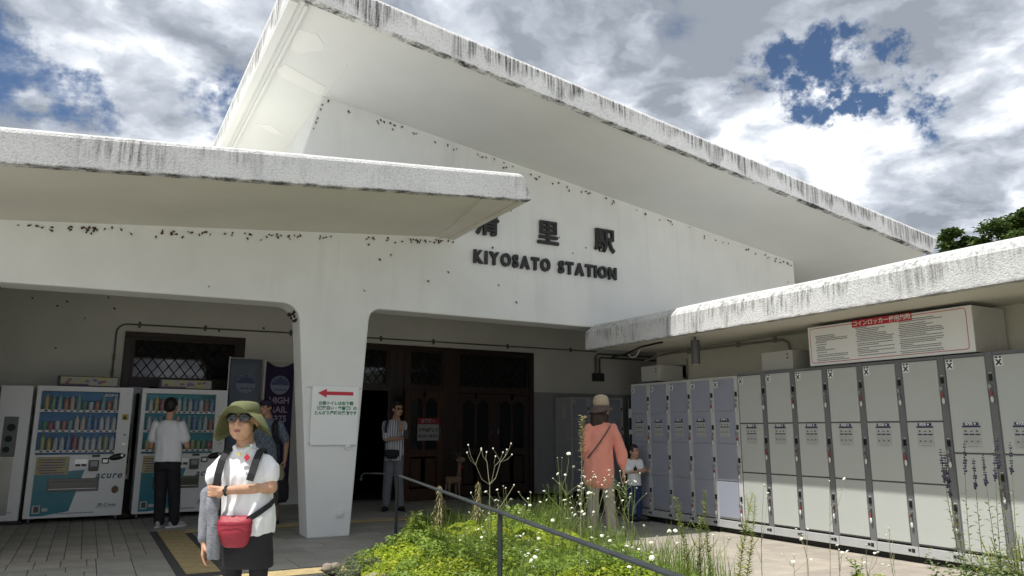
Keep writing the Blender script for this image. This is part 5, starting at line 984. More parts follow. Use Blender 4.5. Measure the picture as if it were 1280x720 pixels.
# ---- man in a cap behind the woman
J = dict(neck=(-0.06, 0.0, 1.45), shL=(-0.22, 0.0, 1.36), elL=(-0.27, -0.02, 1.10), wrL=(-0.24, -0.12, 0.88), shR=(0.10, 0.0, 1.36), elR=(0.215, 0.0, 1.10), wrR=(0.225, -0.06, 0.87), hpL=(-0.12, 0.0, 0.86), hpR=(0.03, 0.0, 0.86), knL=(-0.12, 0.0, 0.47), knR=(0.06, 0.0, 0.47), anL=(-0.10, 0.0, 0.08), anR=(0.12, 0.0, 0.08))
m_pl = mat('plaid_shirt', (0.07, 0.10, 0.16), 0.85, vscale=45, col2=(0.24, 0.28, 0.33), detail=1)
mb_, _ = person('man in a dark cap and blue grey shirt behind the green hatted woman', (2.30, 11.09, 0), (-0.10, -0.02, 1.60), -0.5, J, m_pl, mat('beige_trousers', (0.20, 0.165, 0.115), 0.85, var=0.1), m_blk, m_skin, sleeve=0.8, rx=0.165, hemz=0.80, hipr=0.155, seed=51, legr=(0.09, 0.072, 0.06), hairlow=0.0)
face(mb_, (-0.10, -0.02, 1.60), -0.5)
q = MB(); R5 = ZR(-0.5); q.loft([((-0.10, -0.01, 1.625), 0.090, 0.103, R5), ((-0.10, -0.01, 1.66), 0.090, 0.102, R5), ((-0.10, 0.0, 1.70), 0.072, 0.08, R5), ((-0.10, 0.0, 1.712), 0.03, 0.03, R5)], 22); cp_ = q.build('cap', mat('cap_navy', (0.03, 0.025, 0.06), 0.8), mb_, smooth=True)
q = MB(); q.sph(V((-0.10, -0.01, 1.64))+fdir(-0.5)*0.13, 1, 16, 6, (0.075, 0.07, 0.012), R5); q.build('peak', m_blk, cp_, smooth=True)
ribbon([(0.06, 0.06, 1.41), (0.06, -0.05, 1.42), (0.05, -0.125, 1.34), (0.07, -0.135, 1.2), (0.13, -0.12, 1.08)], 0.05, 0.008, [(0, 0, 1), (0, -0.5, 1), (0, -1, 0.3), (0, -1, 0), (0.5, -1, 0)]).build('pack_strap', m_blk, mb_)
hb = thing('shoulder_bag', 'black and beige bag hanging at the side of the man in the dark cap', 'bag', mb_.location, YAW)
b = MB(); b.loft([((0.215, -0.12, 0.30), 0.08, 0.05), ((0.215, -0.12, 0.36), 0.11, 0.07), ((0.205, -0.12, 0.56), 0.105, 0.065), ((0.19, -0.12, 0.66), 0.07, 0.04)], 18); skin('bag', b, m_blk, hb, vox=0.01, wr=0.006)
b = MB(); b.loft([((0.185, -0.13, 0.60), 0.075, 0.055), ((0.18, -0.13, 0.70), 0.07, 0.05), ((0.17, -0.13, 0.80), 0.04, 0.03)], 16); skin('upper_bag', b, mat('beige_bag', (0.30, 0.25, 0.16), 0.8), hb, vox=0.01, wr=0.006)
ribbon([(0.16, -0.13, 0.78), (0.14, -0.15, 1.0), (0.11, -0.14, 1.25), (0.08, -0.05, 1.43), (0.05, 0.06, 1.40)], 0.025, 0.005, (0.3, -1, 0.2)).build('strap', m_blk, hb)
# ------------------------------------------------------------------ planting
import numpy as np
def leafmat(name, cols, rough=0.5, transl=0.35):
    m = bpy.data.materials.new(name); m.use_nodes = True; t = m.node_tree; b = t.nodes['Principled BSDF']; nn = t.nodes.new; lk = t.links.new
    g_ = nn('ShaderNodeNewGeometry'); r = nn('ShaderNodeValToRGB'); lk(g_.outputs['Random Per Island'], r.inputs[0]); r.color_ramp.interpolation = 'LINEAR'
    els = r.color_ramp.elements; els[0].color = (*cols[0], 1); els[0].position = 0; els[1].color = (*cols[-1], 1); els[1].position = 1
    for i, c in enumerate(cols[1:-1]): q = els.new((i+1)/(len(cols)-1)); q.color = (*c, 1)
    tcn = nn('ShaderNodeTexCoord'); nz = nn('ShaderNodeTexNoise'); nz.inputs['Scale'].default_value = 1.6; nz.inputs['Detail'].default_value = 3; lk(tcn.outputs['Object'], nz.inputs['Vector'])
    mr_ = nn('ShaderNodeMapRange'); lk(nz.outputs['Fac'], mr_.inputs[0]); mr_.inputs[1].default_value = 0.35; mr_.inputs[2].default_value = 0.65; mr_.inputs[3].default_value = 0.72; mr_.inputs[4].default_value = 1.25
    hsv = nn('ShaderNodeHueSaturation'); lk(r.outputs[0], hsv.inputs['Color']); lk(mr_.outputs[0], hsv.inputs['Value'])
    lk(hsv.outputs[0], b.inputs['Base Color']); b.inputs['Roughness'].default_value = rough; b.inputs['Specular IOR Level'].default_value = 0.3
    tr = nn('ShaderNodeBsdfTranslucent'); lk(hsv.outputs[0], tr.inputs['Color']); mx_ = nn('ShaderNodeMixShader'); mx_.inputs[0].default_value = transl
    lk(b.outputs[0], mx_.inputs[1]); lk(tr.outputs[0], mx_.inputs[2]); lk(mx_.outputs[0], t.nodes['Material Output'].inputs[0]); return m
m_lime = leafmat('lime_leaf', [(0.15, 0.24, 0.02), (0.27, 0.38, 0.03), (0.38, 0.46, 0.04), (0.50, 0.52, 0.07), (0.20, 0.30, 0.03)], transl=0.5)
m_grn = leafmat('green_leaf', [(0.11, 0.17, 0.03), (0.17, 0.25, 0.045), (0.24, 0.32, 0.07)], transl=0.4)
m_gry = leafmat('grey_leaf', [(0.09, 0.12, 0.06), (0.16, 0.19, 0.10), (0.12, 0.15, 0.07)]); m_yel = leafmat('yellow_leaf', [(0.30, 0.28, 0.03), (0.42, 0.38, 0.06), (0.22, 0.25, 0.03)])
m_dry = leafmat('dry_seed', [(0.28, 0.24, 0.12), (0.40, 0.35, 0.20), (0.20, 0.19, 0.08)]); m_stem = mat('stem_green', (0.12, 0.15, 0.045), 0.7, var=0.2); m_stemb = mat('stem_pale', (0.26, 0.25, 0.16), 0.7, var=0.2)
m_fw = mat('white_flower', (0.80, 0.80, 0.68), 0.7, bump=0.5, bscale=200); m_pur = mat('salvia_purple', (0.035, 0.024, 0.06), 0.7, var=0.3, vscale=40); m_pink = mat('pink_flower', (0.30, 0.07, 0.12), 0.7)
rng = np.random.default_rng(5)
def bmesh_leaves(P_, D_, N_, L_, Wd, fold=0.25):
    """numpy: leaf blades as two-triangle-pair diamonds. P base, D direction, N normal"""
    n = len(P_); D_ = D_/np.linalg.norm(D_, axis=1)[:, None]; S_ = np.cross(D_, N_); S_ /= (np.linalg.norm(S_, axis=1)[:, None]+1e-9); U_ = np.cross(S_, D_)
    L_ = np.asarray(L_)[:, None]; Wd = np.asarray(Wd)[:, None]
    v = np.stack([P_, P_+D_*L_*0.45+S_*Wd*0.5+U_*Wd*fold, P_+D_*L_-U_*L_*0.15, P_+D_*L_*0.45-S_*Wd*0.5+U_*Wd*fold, P_+D_*L_*0.5], axis=1).reshape(-1, 3)
    b = np.arange(n)[:, None]*5; f = np.concatenate([b+np.array([[0, 1, 4]]), b+np.array([[1, 2, 4]]), b+np.array([[4, 2, 3]]), b+np.array([[0, 4, 3]])], axis=1).reshape(-1, 3)
    return v, f
def np_mesh(name, v, f, m):
    me = bpy.data.meshes.new(name); me.vertices.add(len(v)); me.vertices.foreach_set('co', v.astype(np.float32).ravel()); me.loops.add(len(f)*3); me.loops.foreach_set('vertex_index', f.astype(np.int32).ravel())
    me.polygons.add(len(f)); me.polygons.foreach_set('loop_start', np.arange(len(f), dtype=np.int32)*3); me.update(calc_edges=True); me.materials.append(m); return me
# bed outline
right = [(8.0, 3.9), (7.4, 4.6), (7.0, 4.75), (6.0, 4.5), (5.0, 4.15), (4.2, 3.85), (3.6, 3.9), (3.3, 5.2), (2.9, 5.85), (-2.5, 5.9)]
left = [(8.0, 3.2), (7.6, 2.85), (7.15, 2.42), (6.9, 2.25), (6.2, 2.08), (4.0, 1.45), (2.0, 1.05), (0.0, 0.75), (-2.5, 0.6)]
def interp(tab, y):
    ys_ = np.array([a for a, _ in tab][::-1]); xs_ = np.array([b for _, b in tab][::-1]); return np.interp(y, ys_, xs_)
def inside(x, y):
    l, r = interp(left, y), interp(right, y); return np.minimum(x-l, r-x)
def h2(x, y, s, o): return np.array([mnoise.noise(V((a*s+o, b*s, o))) for a, b in zip(x, y)])
vs = []; fs = []; ny = 60; nx = 14
for i in range(ny+1):
    y = 8.0-10.5*i/ny; l, r = float(interp(left, y)), float(interp(right, y)); l += 0.04*mnoise.noise(V((y*3, 0, 0))); r += 0.05*mnoise.noise(V((y*3, 9, 0)))
    for j in range(nx+1):
        t = j/nx; vs.append((l+(r-l)*t, y, 0.006+0.12*sin(pi*t)**0.5*min(1, (8.0-y)*1.5+0.05)+0.02*mnoise.noise(V((l+(r-l)*t, y, 3))*4)*sin(pi*t)))
for i in range(ny):
    for j in range(nx): a = i*(nx+1)+j; fs.append((a, a+1, a+nx+2, a+nx+1))
q = MB(); q.add(vs, fs); tag(q.build('soil_bed', mat('soil', (0.045, 0.032, 0.02), 0.95, var=0.4, vscale=12, bump=1.0, bscale=40), smooth=True), kind='structure')
# low lime green cover
def cover(name, N_, ylo, yhi, m, hs, size, dens_fn=None, zlo=0.25):
    y = rng.uniform(ylo, yhi, N_); l = interp(left, y); r = interp(right, y); x = l+(r-l)*rng.random(N_); d = inside(x, y)
    hh = hs*(0.62+0.75*h2(x, y, 1.7, 3)+0.35*h2(x, y, 5, 8))*np.clip(d/0.45, 0.15, 1)**0.6
    hh = np.clip(hh, 0.05, 1)+0.06
    if dens_fn is not None: k = dens_fn(x, y, d); x, y, d, hh = x[k], y[k], d[k], hh[k]
    n = len(x); z = hh*(zlo+(1-zlo)*rng.random(n)**0.55)+0.03
    P_ = np.stack([x, y, z], 1); a = rng.uniform(0, 2*pi, n); e_ = rng.uniform(-0.35, 0.55, n); D_ = np.stack([np.cos(a)*np.cos(e_), np.sin(a)*np.cos(e_), np.sin(e_)], 1)
    N2 = np.stack([rng.normal(0, .35, n), rng.normal(0, .35, n), np.ones(n)], 1); s_ = size*rng.uniform(0.6, 1.35, n)
    v, f = bmesh_leaves(P_, D_, N2, s_, s_*rng.uniform(0.4, 0.62, n)); return tag(link(name, np_mesh(name, v, f, m)), kind='stuff')
cover('ground_cover', 62000, 3.4, 7.7, m_lime, 0.30, 0.036, lambda x, y, d: (x < 4.75) & (d > 0.0))
cover('ground_cover', 16000, -2.5, 3.6, m_lime, 0.32, 0.05)
cover('grassy_undergrowth', 46000, 3.6, 7.9, m_grn, 0.40, 0.046, lambda x, y, d: h2(x, y, 1.2, 20) > -0.08)
# fine grass and wiry stalks standing out of the cover
n = 9500; y = rng.uniform(3.6, 7.6, n); x = interp(left, y)+0.65+(interp(right, y)-interp(left, y)-0.6)*rng.random(n)**0.8; h_ = rng.uniform(0.22, 0.66, n)*(0.8+0.6*h2(x, y, 1.3, 31)); a = rng.uniform(0, 2*pi, n); k = rng.uniform(0.03, 0.16, n); dx, dy = np.cos(a)*k, np.sin(a)*k; w = 0.0035
ux, uy = -np.sin(a)*w, np.cos(a)*w; z0 = np.full(n, 0.05)
v = np.stack([np.stack([x-ux, y-uy, z0], 1), np.stack([x+ux, y+uy, z0], 1), np.stack([x+dx*0.4+ux*.7, y+dy*0.4+uy*.7, h_*0.6], 1), np.stack([x+dx*0.4-ux*.7, y+dy*0.4-uy*.7, h_*0.6], 1), np.stack([x+dx*1.3, y+dy*1.3, h_], 1)], 1).reshape(-1, 3)
b = np.arange(n)[:, None]*5; f = np.concatenate([b+np.array([[0, 1, 2]]), b+np.array([[0, 2, 3]]), b+np.array([[3, 2, 4]])], 1).reshape(-1, 3); tag(link('grass', np_mesh('grass', v, f, m_grn)), kind='stuff')
# creeping grey leaves at the tip of the bed
n = 2600; t = rng.random(n); y = 7.5-1.3*t; x = interp(left, y)+rng.normal(0.10, 0.16, n); z = 0.03+0.16*rng.random(n)*np.clip(1.2-np.abs(x-interp(left, y)-0.1)*2.4, 0.1, 1)
a = rng.uniform(0, 2*pi, n); v, f = bmesh_leaves(np.stack([x, y, z], 1), np.stack([np.cos(a), np.sin(a), rng.uniform(0.0, 0.6, n)], 1), np.tile([0.1, 0.1, 1.0], (n, 1)), rng.uniform(0.03, 0.055, n), rng.uniform(0.018, 0.03, n))
tag(link('creeping_leaves', np_mesh('creeping_leaves', v, f, m_gry)), kind='stuff')

R = random.Random(12)
flw = MB(); flw.loft([((0, 0, -0.006), 0.004, 0.004), ((0, 0, 0.0), 0.016, 0.016), ((0, 0, 0.006), 0.019, 0.019), ((0, 0, 0.010), 0.010, 0.010)], 9)
for k in range(9): a = 2*pi*k/9; flw.add([(0.010*cos(a-0.25), 0.010*sin(a-0.25), 0.004), (0.026*cos(a-0.2), 0.026*sin(a-0.2), 0.002+0.003*(k % 2)), (0.027*cos(a+0.2), 0.027*sin(a+0.2), 0.001), (0.010*cos(a+0.25), 0.010*sin(a+0.25), 0.004)], [(0, 1, 2, 3)])
flm = flw.mesh('flower_head', m_fw); bud = MB().sph((0, 0, 0), 0.009, 7, 5, (1, 1, 0.8)).mesh('bud', m_fw, True)
def stem_pts(b, t, bow=0.05, n=6):
    b, t = V(b), V(t); s_ = V((R.uniform(-1, 1), R.uniform(-1, 1), 0))*bow; return [b.lerp(t, i/n)+s_*sin(pi*i/n) for i in range(n+1)]
def leaves_on(pts, n, ln, w, m, t0=0.1, t1=0.95, up=0.6, parent=None, name='foliage', taper=True, droop=0.0):
    P_ = []; D_ = []; L2 = []; k = len(pts)-1
    for i in range(n):
        t = t0+(t1-t0)*i/max(1, n-1); u = t*k; j = min(int(u), k-1); p = pts[j].lerp(pts[j+1], u-j); a = i*2.4+R.uniform(-.4, .4); P_.append(p); D_.append((cos(a), sin(a), up-droop*1.5+R.uniform(-.2, .2))); L2.append(ln*(1-0.55*t if taper else 1)*R.uniform(0.75, 1.2))
    v, f = bmesh_leaves(np.array([tuple(p) for p in P_]), np.array(D_), np.tile([0.05, 0.03, 1.0], (n, 1))+rng.normal(0, .2, (n, 3)), L2, np.array(L2)*w); return v, f
def joined(name, parts, m, parent):
    V_ = []; F_ = []; o = 0
    for v, f in parts: V_.append(v); F_.append(f+o); o += len(v)
    ob = link(name, np_mesh(name, np.concatenate(V_), np.concatenate(F_), m), parent); ob['kind'] = 'stuff'; return ob
def soil(x, y): return 0.03
def weed(x, y, h, spread, nf, label, group, name='flowering_weed', m=m_grn, cat='plant', leafy=14, ln=0.05, stemm=m_stem, r=0.0028, flowers=True, fs=1.0):
    t = thing(name, label, cat, (x, y, 0), 0, group); q = MB(); base = (0, 0, soil(x, y)); main = stem_pts(base, (R.uniform(-spread, spread)*0.4, R.uniform(-spread, spread)*0.4, h*0.97), 0.04); q.tube(main, r*1.5, 5, r1=r*0.7); parts = []; tips = [main[-1]]
    parts.append(leaves_on(main, leafy, ln, 0.28, m, 0.05, 0.9))
    for i in range(max(0, nf-1)):
        tt = R.uniform(0.25, 0.85); u = tt*6; j = int(u); p = main[j].lerp(main[min(j+1, 6)], u-j); a = R.uniform(0, 2*pi); e_ = p+V((cos(a), sin(a), 0))*spread*R.uniform(0.35, 1)+V((0, 0, (h-p.z)*R.uniform(0.45, 1.02))); br_ = stem_pts(p, e_, 0.02, 4); q.tube(br_, r, 4, r1=r*0.5); tips.append(br_[-1]); parts.append(leaves_on(br_, 4, ln*0.6, 0.25, m, 0.1, 0.8))
    q.build('stems', stemm, t); joined('foliage', parts, m, t)
    if flowers:
        for p in tips:
            o = link('flower_head', flm if R.random() < 0.72 else bud, t); o.location = p; o.rotation_euler = (R.uniform(-.8, .8), R.uniform(-.8, .8), R.uniform(0, 6)); s_ = fs*R.uniform(0.38, 0.72); o.scale = (s_, s_, s_*1.3)
    return t
GW = 'white flowered weeds in the bed'
LW = 'thin stemmed weed with small white flowers among the lime green cover'
spots = [(3.05, 5.9, .62), (3.25, 5.2, .60), (3.5, 6.0, .64), (3.6, 5.3, .62), (3.4, 4.6, .60), (3.85, 5.6, .72), (3.95, 6.1, .68), (2.85, 5.0, .52), (3.1, 4.4, .56), (3.55, 6.7, .62), (2.7, 5.5, .52), (3.0, 3.8, .58), (3.3, 3.9, .66), (2.6, 4.5, .5), (3.6, 4.4, .62)]
for x, y, h in spots: weed(x, y, h, 0.14, R.randint(4, 7), LW, GW)
LT = 'tall wiry weed with white button flowers before the woman in coral'
for x, y, h, n_ in [(3.34, 5.05, 1.10, 6), (3.5, 5.2, .95, 5), (3.62, 5.6, .85, 5), (3.75, 5.3, .92, 6), (3.9, 5.5, .95, 7), (4.05, 5.35, .98, 7), (4.2, 5.6, .86, 7), (4.32, 5.5, .9, 6), (4.42, 5.7, .82, 6), (4.12, 6.0, .75, 6), (3.9, 6.5, .7, 5), (4.3, 6.4, .62, 5), (3.45, 6.2, .8, 5), (4.55, 5.9, .7, 4)]:
    weed(x, y, h, 0.20, n_, LT, 'tall wiry weeds by the walkway', leafy=22, ln=0.045)
LF = 'sparse thin stemmed weed on the sunny walkway edge before the grey lockers'
for x, y, h, n_ in [(4.28, 4.0, .92, 3), (4.85, 3.9, .94, 3), (4.55, 3.8, .6, 4), (4.7, 3.7, .5, 4), (4.4, 3.75, .45, 4), (4.95, 3.6, .5, 3), (4.1, 4.2, .55, 3), (5.0, 3.4, .62, 3), (5.1, 3.7, .35, 3)]:
    weed(x, y, h, 0.16, n_, LF, 'sparse weeds by the walkway edge', leafy=8, ln=0.035, stemm=m_stemb, r=0.002, fs=0.95)
weed(4.8, 3.55, 0.34, 0.12, 6, 'low pink flowered weed at the bottom edge near the grey lockers', None, leafy=10, ln=0.03, flowers=False)
# spikes with many small leaves (goldenrod, horseweed)
def spike(x, y, h, label, n_=1, lean=0.0, m=m_grn, ln=0.07, dens=90, w=0.16, name='leafy_weed', rad=1.0, group=None, up=0.5):
    t = thing(name, label, 'plant', (x, y, 0), 0, group); q = MB(); parts = []
    for k in range(n_):
        b_ = (R.uniform(-.04, .04)*n_, R.uniform(-.03, .03)*n_, 0.03); e_ = V((b_[0]+lean+R.uniform(-.05, .05)*n_, b_[1]+R.uniform(-.04, .04), h*R.uniform(0.82, 1.0) if k else h)); pts = stem_pts(b_, e_, 0.03); q.tube(pts, 0.0032, 5, r1=0.0012); parts.append(leaves_on(pts, dens, ln, w, m, 0.12, 1.0, up))
        for b2 in range(5):
            p = pts[3+b2 % 3]; a = R.uniform(0, 6.3); e2 = p+V((cos(a)*0.07, sin(a)*0.07, 0.12*R.uniform(0.6, 1.2)))*rad; br_ = stem_pts(p, e2, 0.01, 3); q.tube(br_, 0.002, 4); parts.append(leaves_on(br_, 14, ln*0.5, w*1.3, m, 0.1, 1.0, up))
    q.build('stems', m_stem, t); joined('foliage', parts, m, t); return t
spike(2.86, 7.15, 0.50, 'short bright green feathery spike beside the first rail post', m=m_lime, ln=0.09, dens=120, w=0.10)
m_gold2 = leafmat('goldenrod_leaf', [(0.20, 0.26, 0.05), (0.33, 0.36, 0.09), (0.25, 0.30, 0.06)], transl=0.4)
spike(3.68, 4.0, 0.83, 'yellow green leafy spike left of a pair, in front of the last blue locker', 2, 0.0, m_gold2, 0.06, 170, 0.34); spike(3.84, 4.05, 0.86, 'slightly taller yellow green spike right of a pair before the blue lockers', 1, -0.02, m_gold2, 0.06, 180, 0.34)
spike(3.95, 3.95, 0.84, 'leaning yellow green leafy weed before the first grey locker', 2, 0.22, m_gold2, 0.06, 180, 0.34); spike(3.55, 4.5, 0.6, 'small leafy weed left of the yellow green spikes', 1, 0.0, m_grn, 0.05, 70)
spike(4.70, 3.45, 0.42, 'broad leaved young green weed at the bottom edge before the grey lockers', 1, 0, m_grn, 0.11, 18, 0.35)
for x, y, h, lb in ((3.55, 5.6, 0.82, 'green leafy weed spike rising left of the woman in coral'), (3.8, 5.7, 0.80, 'green leafy weed spike in front of the legs of the woman in coral'), (3.36, 5.4, 0.84, 'green leafy weed spike nearest the dark doors, right of the ferns')): spike(x, y, h, lb, 1, 0.02, m_grn, 0.05, 90, 0.28)
# drooping seed heads
def droop(x, y, h, label, dens=150):
    t = thing('seeding_weed', label, 'plant', (x, y, 0)); pts = stem_pts((0, 0, 0.03), (R.uniform(-.05, .05), 0, h), 0.03); q = MB(); q.tube(pts, 0.004, 5, r1=0.002); q.build('stems', m_stem, t)
    parts = [leaves_on(pts, dens, 0.06, 0.2, m_dry, 0.45, 1.0, -0.9, taper=False)]; 
    for k in range(6): p = pts[4]+V((0, 0, R.uniform(-.08, .1))); a = R.uniform(0, 6.3); br_ = [p, p+V((cos(a)*.04, sin(a)*.04, .03)), p+V((cos(a)*.07, sin(a)*.07, -.05)), p+V((cos(a)*.075, sin(a)*.075, -.13))]; parts.append(leaves_on(br_, 22, 0.035, 0.25, m_dry, 0.1, 1, -0.9, taper=False))
    joined('seed_heads', parts, m_dry, t); v, f = leaves_on(pts, 24, 0.09, 0.2, m_grn, 0.05, 0.6, 0.3); joined('foliage', [(v, f)], m_grn, t)
droop(2.90, 6.55, 0.78, 'pale drooping seed head weed just right of the first rail post'); droop(3.28, 6.6, 0.80, 'pale drooping seed head weed below the wooden deer', 110)
weedp = thing('seed_plume', 'tall pale seed plume left of the woman in coral', 'plant', (2.84, 4.2, 0)); q = MB(); pts = stem_pts((0, 0, 0.05), (0.06, 0, 1.37), 0.02, 8); q.tube(pts, 0.0035, 5, r1=0.002); q.build('stems', m_stemb, weedp); joined('seed_heads', [leaves_on(pts, 70, 0.035, 0.5, m_dry, 0.82, 1.0, 0.5, taper=False), leaves_on(pts, 30, 0.03, 0.4, m_dry, 0.45, 0.82, 0.5, taper=False)], m_dry, weedp)
# the tall bare branching weed with buds
t = thing('branching_weed', 'tall bare branching weed with white buds standing before the dark doors', 'plant', (2.93, 5.6, 0)); q = MB(); tips = []
q.tube(stem_pts((0, 0, 0.05), (0, 0, 0.84), 0.01), 0.0042, 6, r1=0.003)
for e_, subs in (((-0.13, 0.0, 1.00), [(-0.19, 0.02, 1.16), (-0.21, 0, 1.10), (-0.08, 0, 1.12)]), ((0.10, 0.0, 1.02), [(0.19, -0.02, 1.17), (0.16, 0, 1.12), (0.04, 0.02, 1.13), (0.21, 0, 1.08)]), ((0.0, 0.05, 1.02), [(0.0, 0.06, 1.10), (-0.04, 0.08, 1.13)]), ((0.02, -0.05, 0.99), [(0.08, -0.08, 1.10), (0.0, -0.1, 1.07)])):
    q.tube([(0, 0, 0.84), V((0, 0, 0.84)).lerp(V(e_), 0.4)+V((e_[0]*0.15, 0, -0.02)), e_], 0.003, 5, r1=0.0022)
    for s_ in subs: q.tube([e_, V(e_).lerp(V(s_), 0.5)+V((0.01*(1 if s_[0] > 0 else -1), 0, -0.01)), s_], 0.002, 5, r1=0.0015); tips.append(s_)
q.tube([(0, 0, 0.60), (0.10, 0, 0.66), (0.18, 0, 0.76), (0.23, 0, 0.83)], 0.003, 5, r1=0.002); tips.append((0.23, 0, 0.83))
q.tube([(0, 0, 0.55), (-0.10, 0.02, 0.66), (-0.16, 0.02, 0.78)], 0.003, 5, r1=0.002); tips.append((-0.16, 0.02, 0.78))
q.build('stems', m_stemb, t)
for p in tips: o = link('bud', bud, t); o.location = p; o.scale = (0.75, 0.75, 1.1)
def rank(group, text_):
    ob = [o for o in COL.objects if o.get('group') == group]; cl_ = V((0, 0, 1.27))
    ob.sort(key=lambda o: (o.location-cl_).dot(rt)/(o.location-cl_).dot(fw))
    words = ['leftmost', 'second from the left', 'third from the left', 'fourth from the left', 'fifth from the left', 'sixth from the left', 'seventh from the left', 'middle one', 'seventh from the right', 'sixth from the right', 'fifth from the right', 'fourth from the right', 'third from the right', 'second from the right', 'rightmost']
    n = len(ob); ks = list(range((n+1)//2))+[15-n+i for i in range((n+1)//2, n)]
    if n % 2: ks[n//2] = 7
    for o, k in zip(ob, ks): o['label'] = words[k]+' '+text_
rank(GW, 'of the thin white flowered weeds in the lime green cover'); rank('tall wiry weeds by the walkway', 'of the tall white buttoned weeds before the woman in coral'); rank('sparse weeds by the walkway edge', 'of the sparse thin weeds before the grey lockers')
# ferns
def fern(x, y, z, label, nfr=7, L_=0.45):
    t = thing('fern', label, 'fern', (x, y, 0)); q = MB(); parts = []
    for k in range(nfr):
        a = 2*pi*k/nfr+R.uniform(-.3, .3); h = V((cos(a), sin(a), 0)); pts = [V((0, 0, 0.1))+h*(L_*u)+V((0, 0, z*sin(min(1, u*1.25)*pi*0.5)-0.14*u*u)) for u in (0, .15, .3, .45, .6, .75, .9, 1)]; q.tube(pts, 0.003, 4, r1=0.001)
        P_ = []; D_ = []; Ls = []
        for i in range(26):
            u = 0.18+0.8*i/25; s_ = u*7; j = min(int(s_), 6); p = pts[j].lerp(pts[j+1], s_-j); sd = V((-h.y, h.x, 0))
            for sg2 in (-1, 1): P_.append(tuple(p)); D_.append(tuple(sd*sg2+h*0.35+V((0, 0, -0.1)))); Ls.append(0.13*L_/0.45*(1-u)**0.6*(0.6+u)*1.1+0.01)
        parts.append(bmesh_leaves(np.array(P_), np.array(D_), np.tile([0, 0, 1.0], (len(P_), 1)), Ls, np.array(Ls)*0.28))
    q.build('stems', m_stem, t); joined('fronds', parts, m_lime, t)
fern(3.35, 6.3, 0.42, 'fern with arching fronds behind the second rail post'); fern(3.7, 6.15, 0.34, 'smaller fern nearer the woman in coral'); fern(3.05, 6.5, 0.26, 'low fern below the drooping seed heads', 6, 0.35)
# salvia and yellow bush at the right
t = thing('salvia_plant', 'salvia with dark purple flower spikes before the tall two door lockers', 'plant', (5.15, 2.9, 0)); q = MB(); q2 = []; parts = []
for k, (x, z) in enumerate(((-0.40, 1.05), (-0.34, 1.16), (-0.28, 1.14), (-0.04, 1.21), (-0.01, 1.10), (0.14, 1.12), (0.24, 1.15), (0.33, 1.25), (0.46, 1.20))):
    pts = stem_pts((x*0.6, R.uniform(-.1, .1), 0.05), (x, R.uniform(-.05, .05), z), 0.03); q.tube(pts, 0.003, 5, r1=0.0015); parts.append(leaves_on(pts, 34, 0.07, 0.30, m_gry, 0.05, 0.72, 0.5)); f_ = MB()
    for i in range(13):
        u = 0.82+0.18*i/12; s_ = u*6; j = min(int(s_), 5); p = pts[j].lerp(pts[j+1], s_-j)
        for a in (0, 2.1, 4.2) if i % 3 else (1,): f_.sph(p+V((cos(a+i), sin(a+i), 0))*0.007, 0.0065*(1.1-0.5*i/12)*R.uniform(0.6, 1.4), 6, 4, (1, 1, 1.2))
    f_.build('flower_spike', m_pur, t)
q.build('stems', m_stem, t)
for k in range(80): a, rr = R.uniform(0, 6.3), R.uniform(0.05, 0.5); pts = stem_pts((cos(a)*rr*0.5, sin(a)*rr*0.4, 0.04), (cos(a)*rr, sin(a)*rr*0.6, R.uniform(0.28, 0.52)), 0.03); parts.append(leaves_on(pts, 22, 0.09, 0.42, m_gry, 0.2, 1, 0.4))
joined('foliage', parts, leafmat('salvia_leaf', [(0.11, 0.16, 0.06), (0.18, 0.24, 0.09), (0.26, 0.31, 0.15)]), t)
t = thing('yellow_bush', 'yellow green bush at the bottom right corner beside the salvia', 'bush', (5.62, 2.95, 0)); q = MB(); parts = []
for k in range(46): a, rr = R.uniform(0, 6.3), R.uniform(0.02, 0.34); pts = stem_pts((cos(a)*rr*0.3, sin(a)*rr*0.3, 0.04), (cos(a)*rr, sin(a)*rr, R.uniform(0.35, 0.60)), 0.03); q.tube(pts, 0.003, 4); parts.append(leaves_on(pts, 20, 0.06, 0.35, m_yel, 0.15, 1, 0.5))
q.build('stems', m_stem, t); joined('foliage', parts, m_yel, t)
# stones at the edge of the bed
for x, y, s_, lb in ((2.12, 5.95, 0.16, 'grey stone at the bottom edge of the bed between the rail posts'), (2.02, 6.95, 0.07, 'small brown stone at the tip of the bed left of the first rail post')):
    b = MB(); b.sph((0, 0, 0.03), s_, 12, 8, (1.3, 0.9, 0.55)); me = remesh(b, 0.02, 1, wr=0.03, wscale=(9, 9, 9), seed=x); me.materials.append(mat('stone', (0.24, 0.20, 0.16), 0.9, var=0.25, vscale=14, bump=0.8, bscale=40)); o = tag(link('stone', me), lb, 'stone'); o.location = (x, y, 0.03)

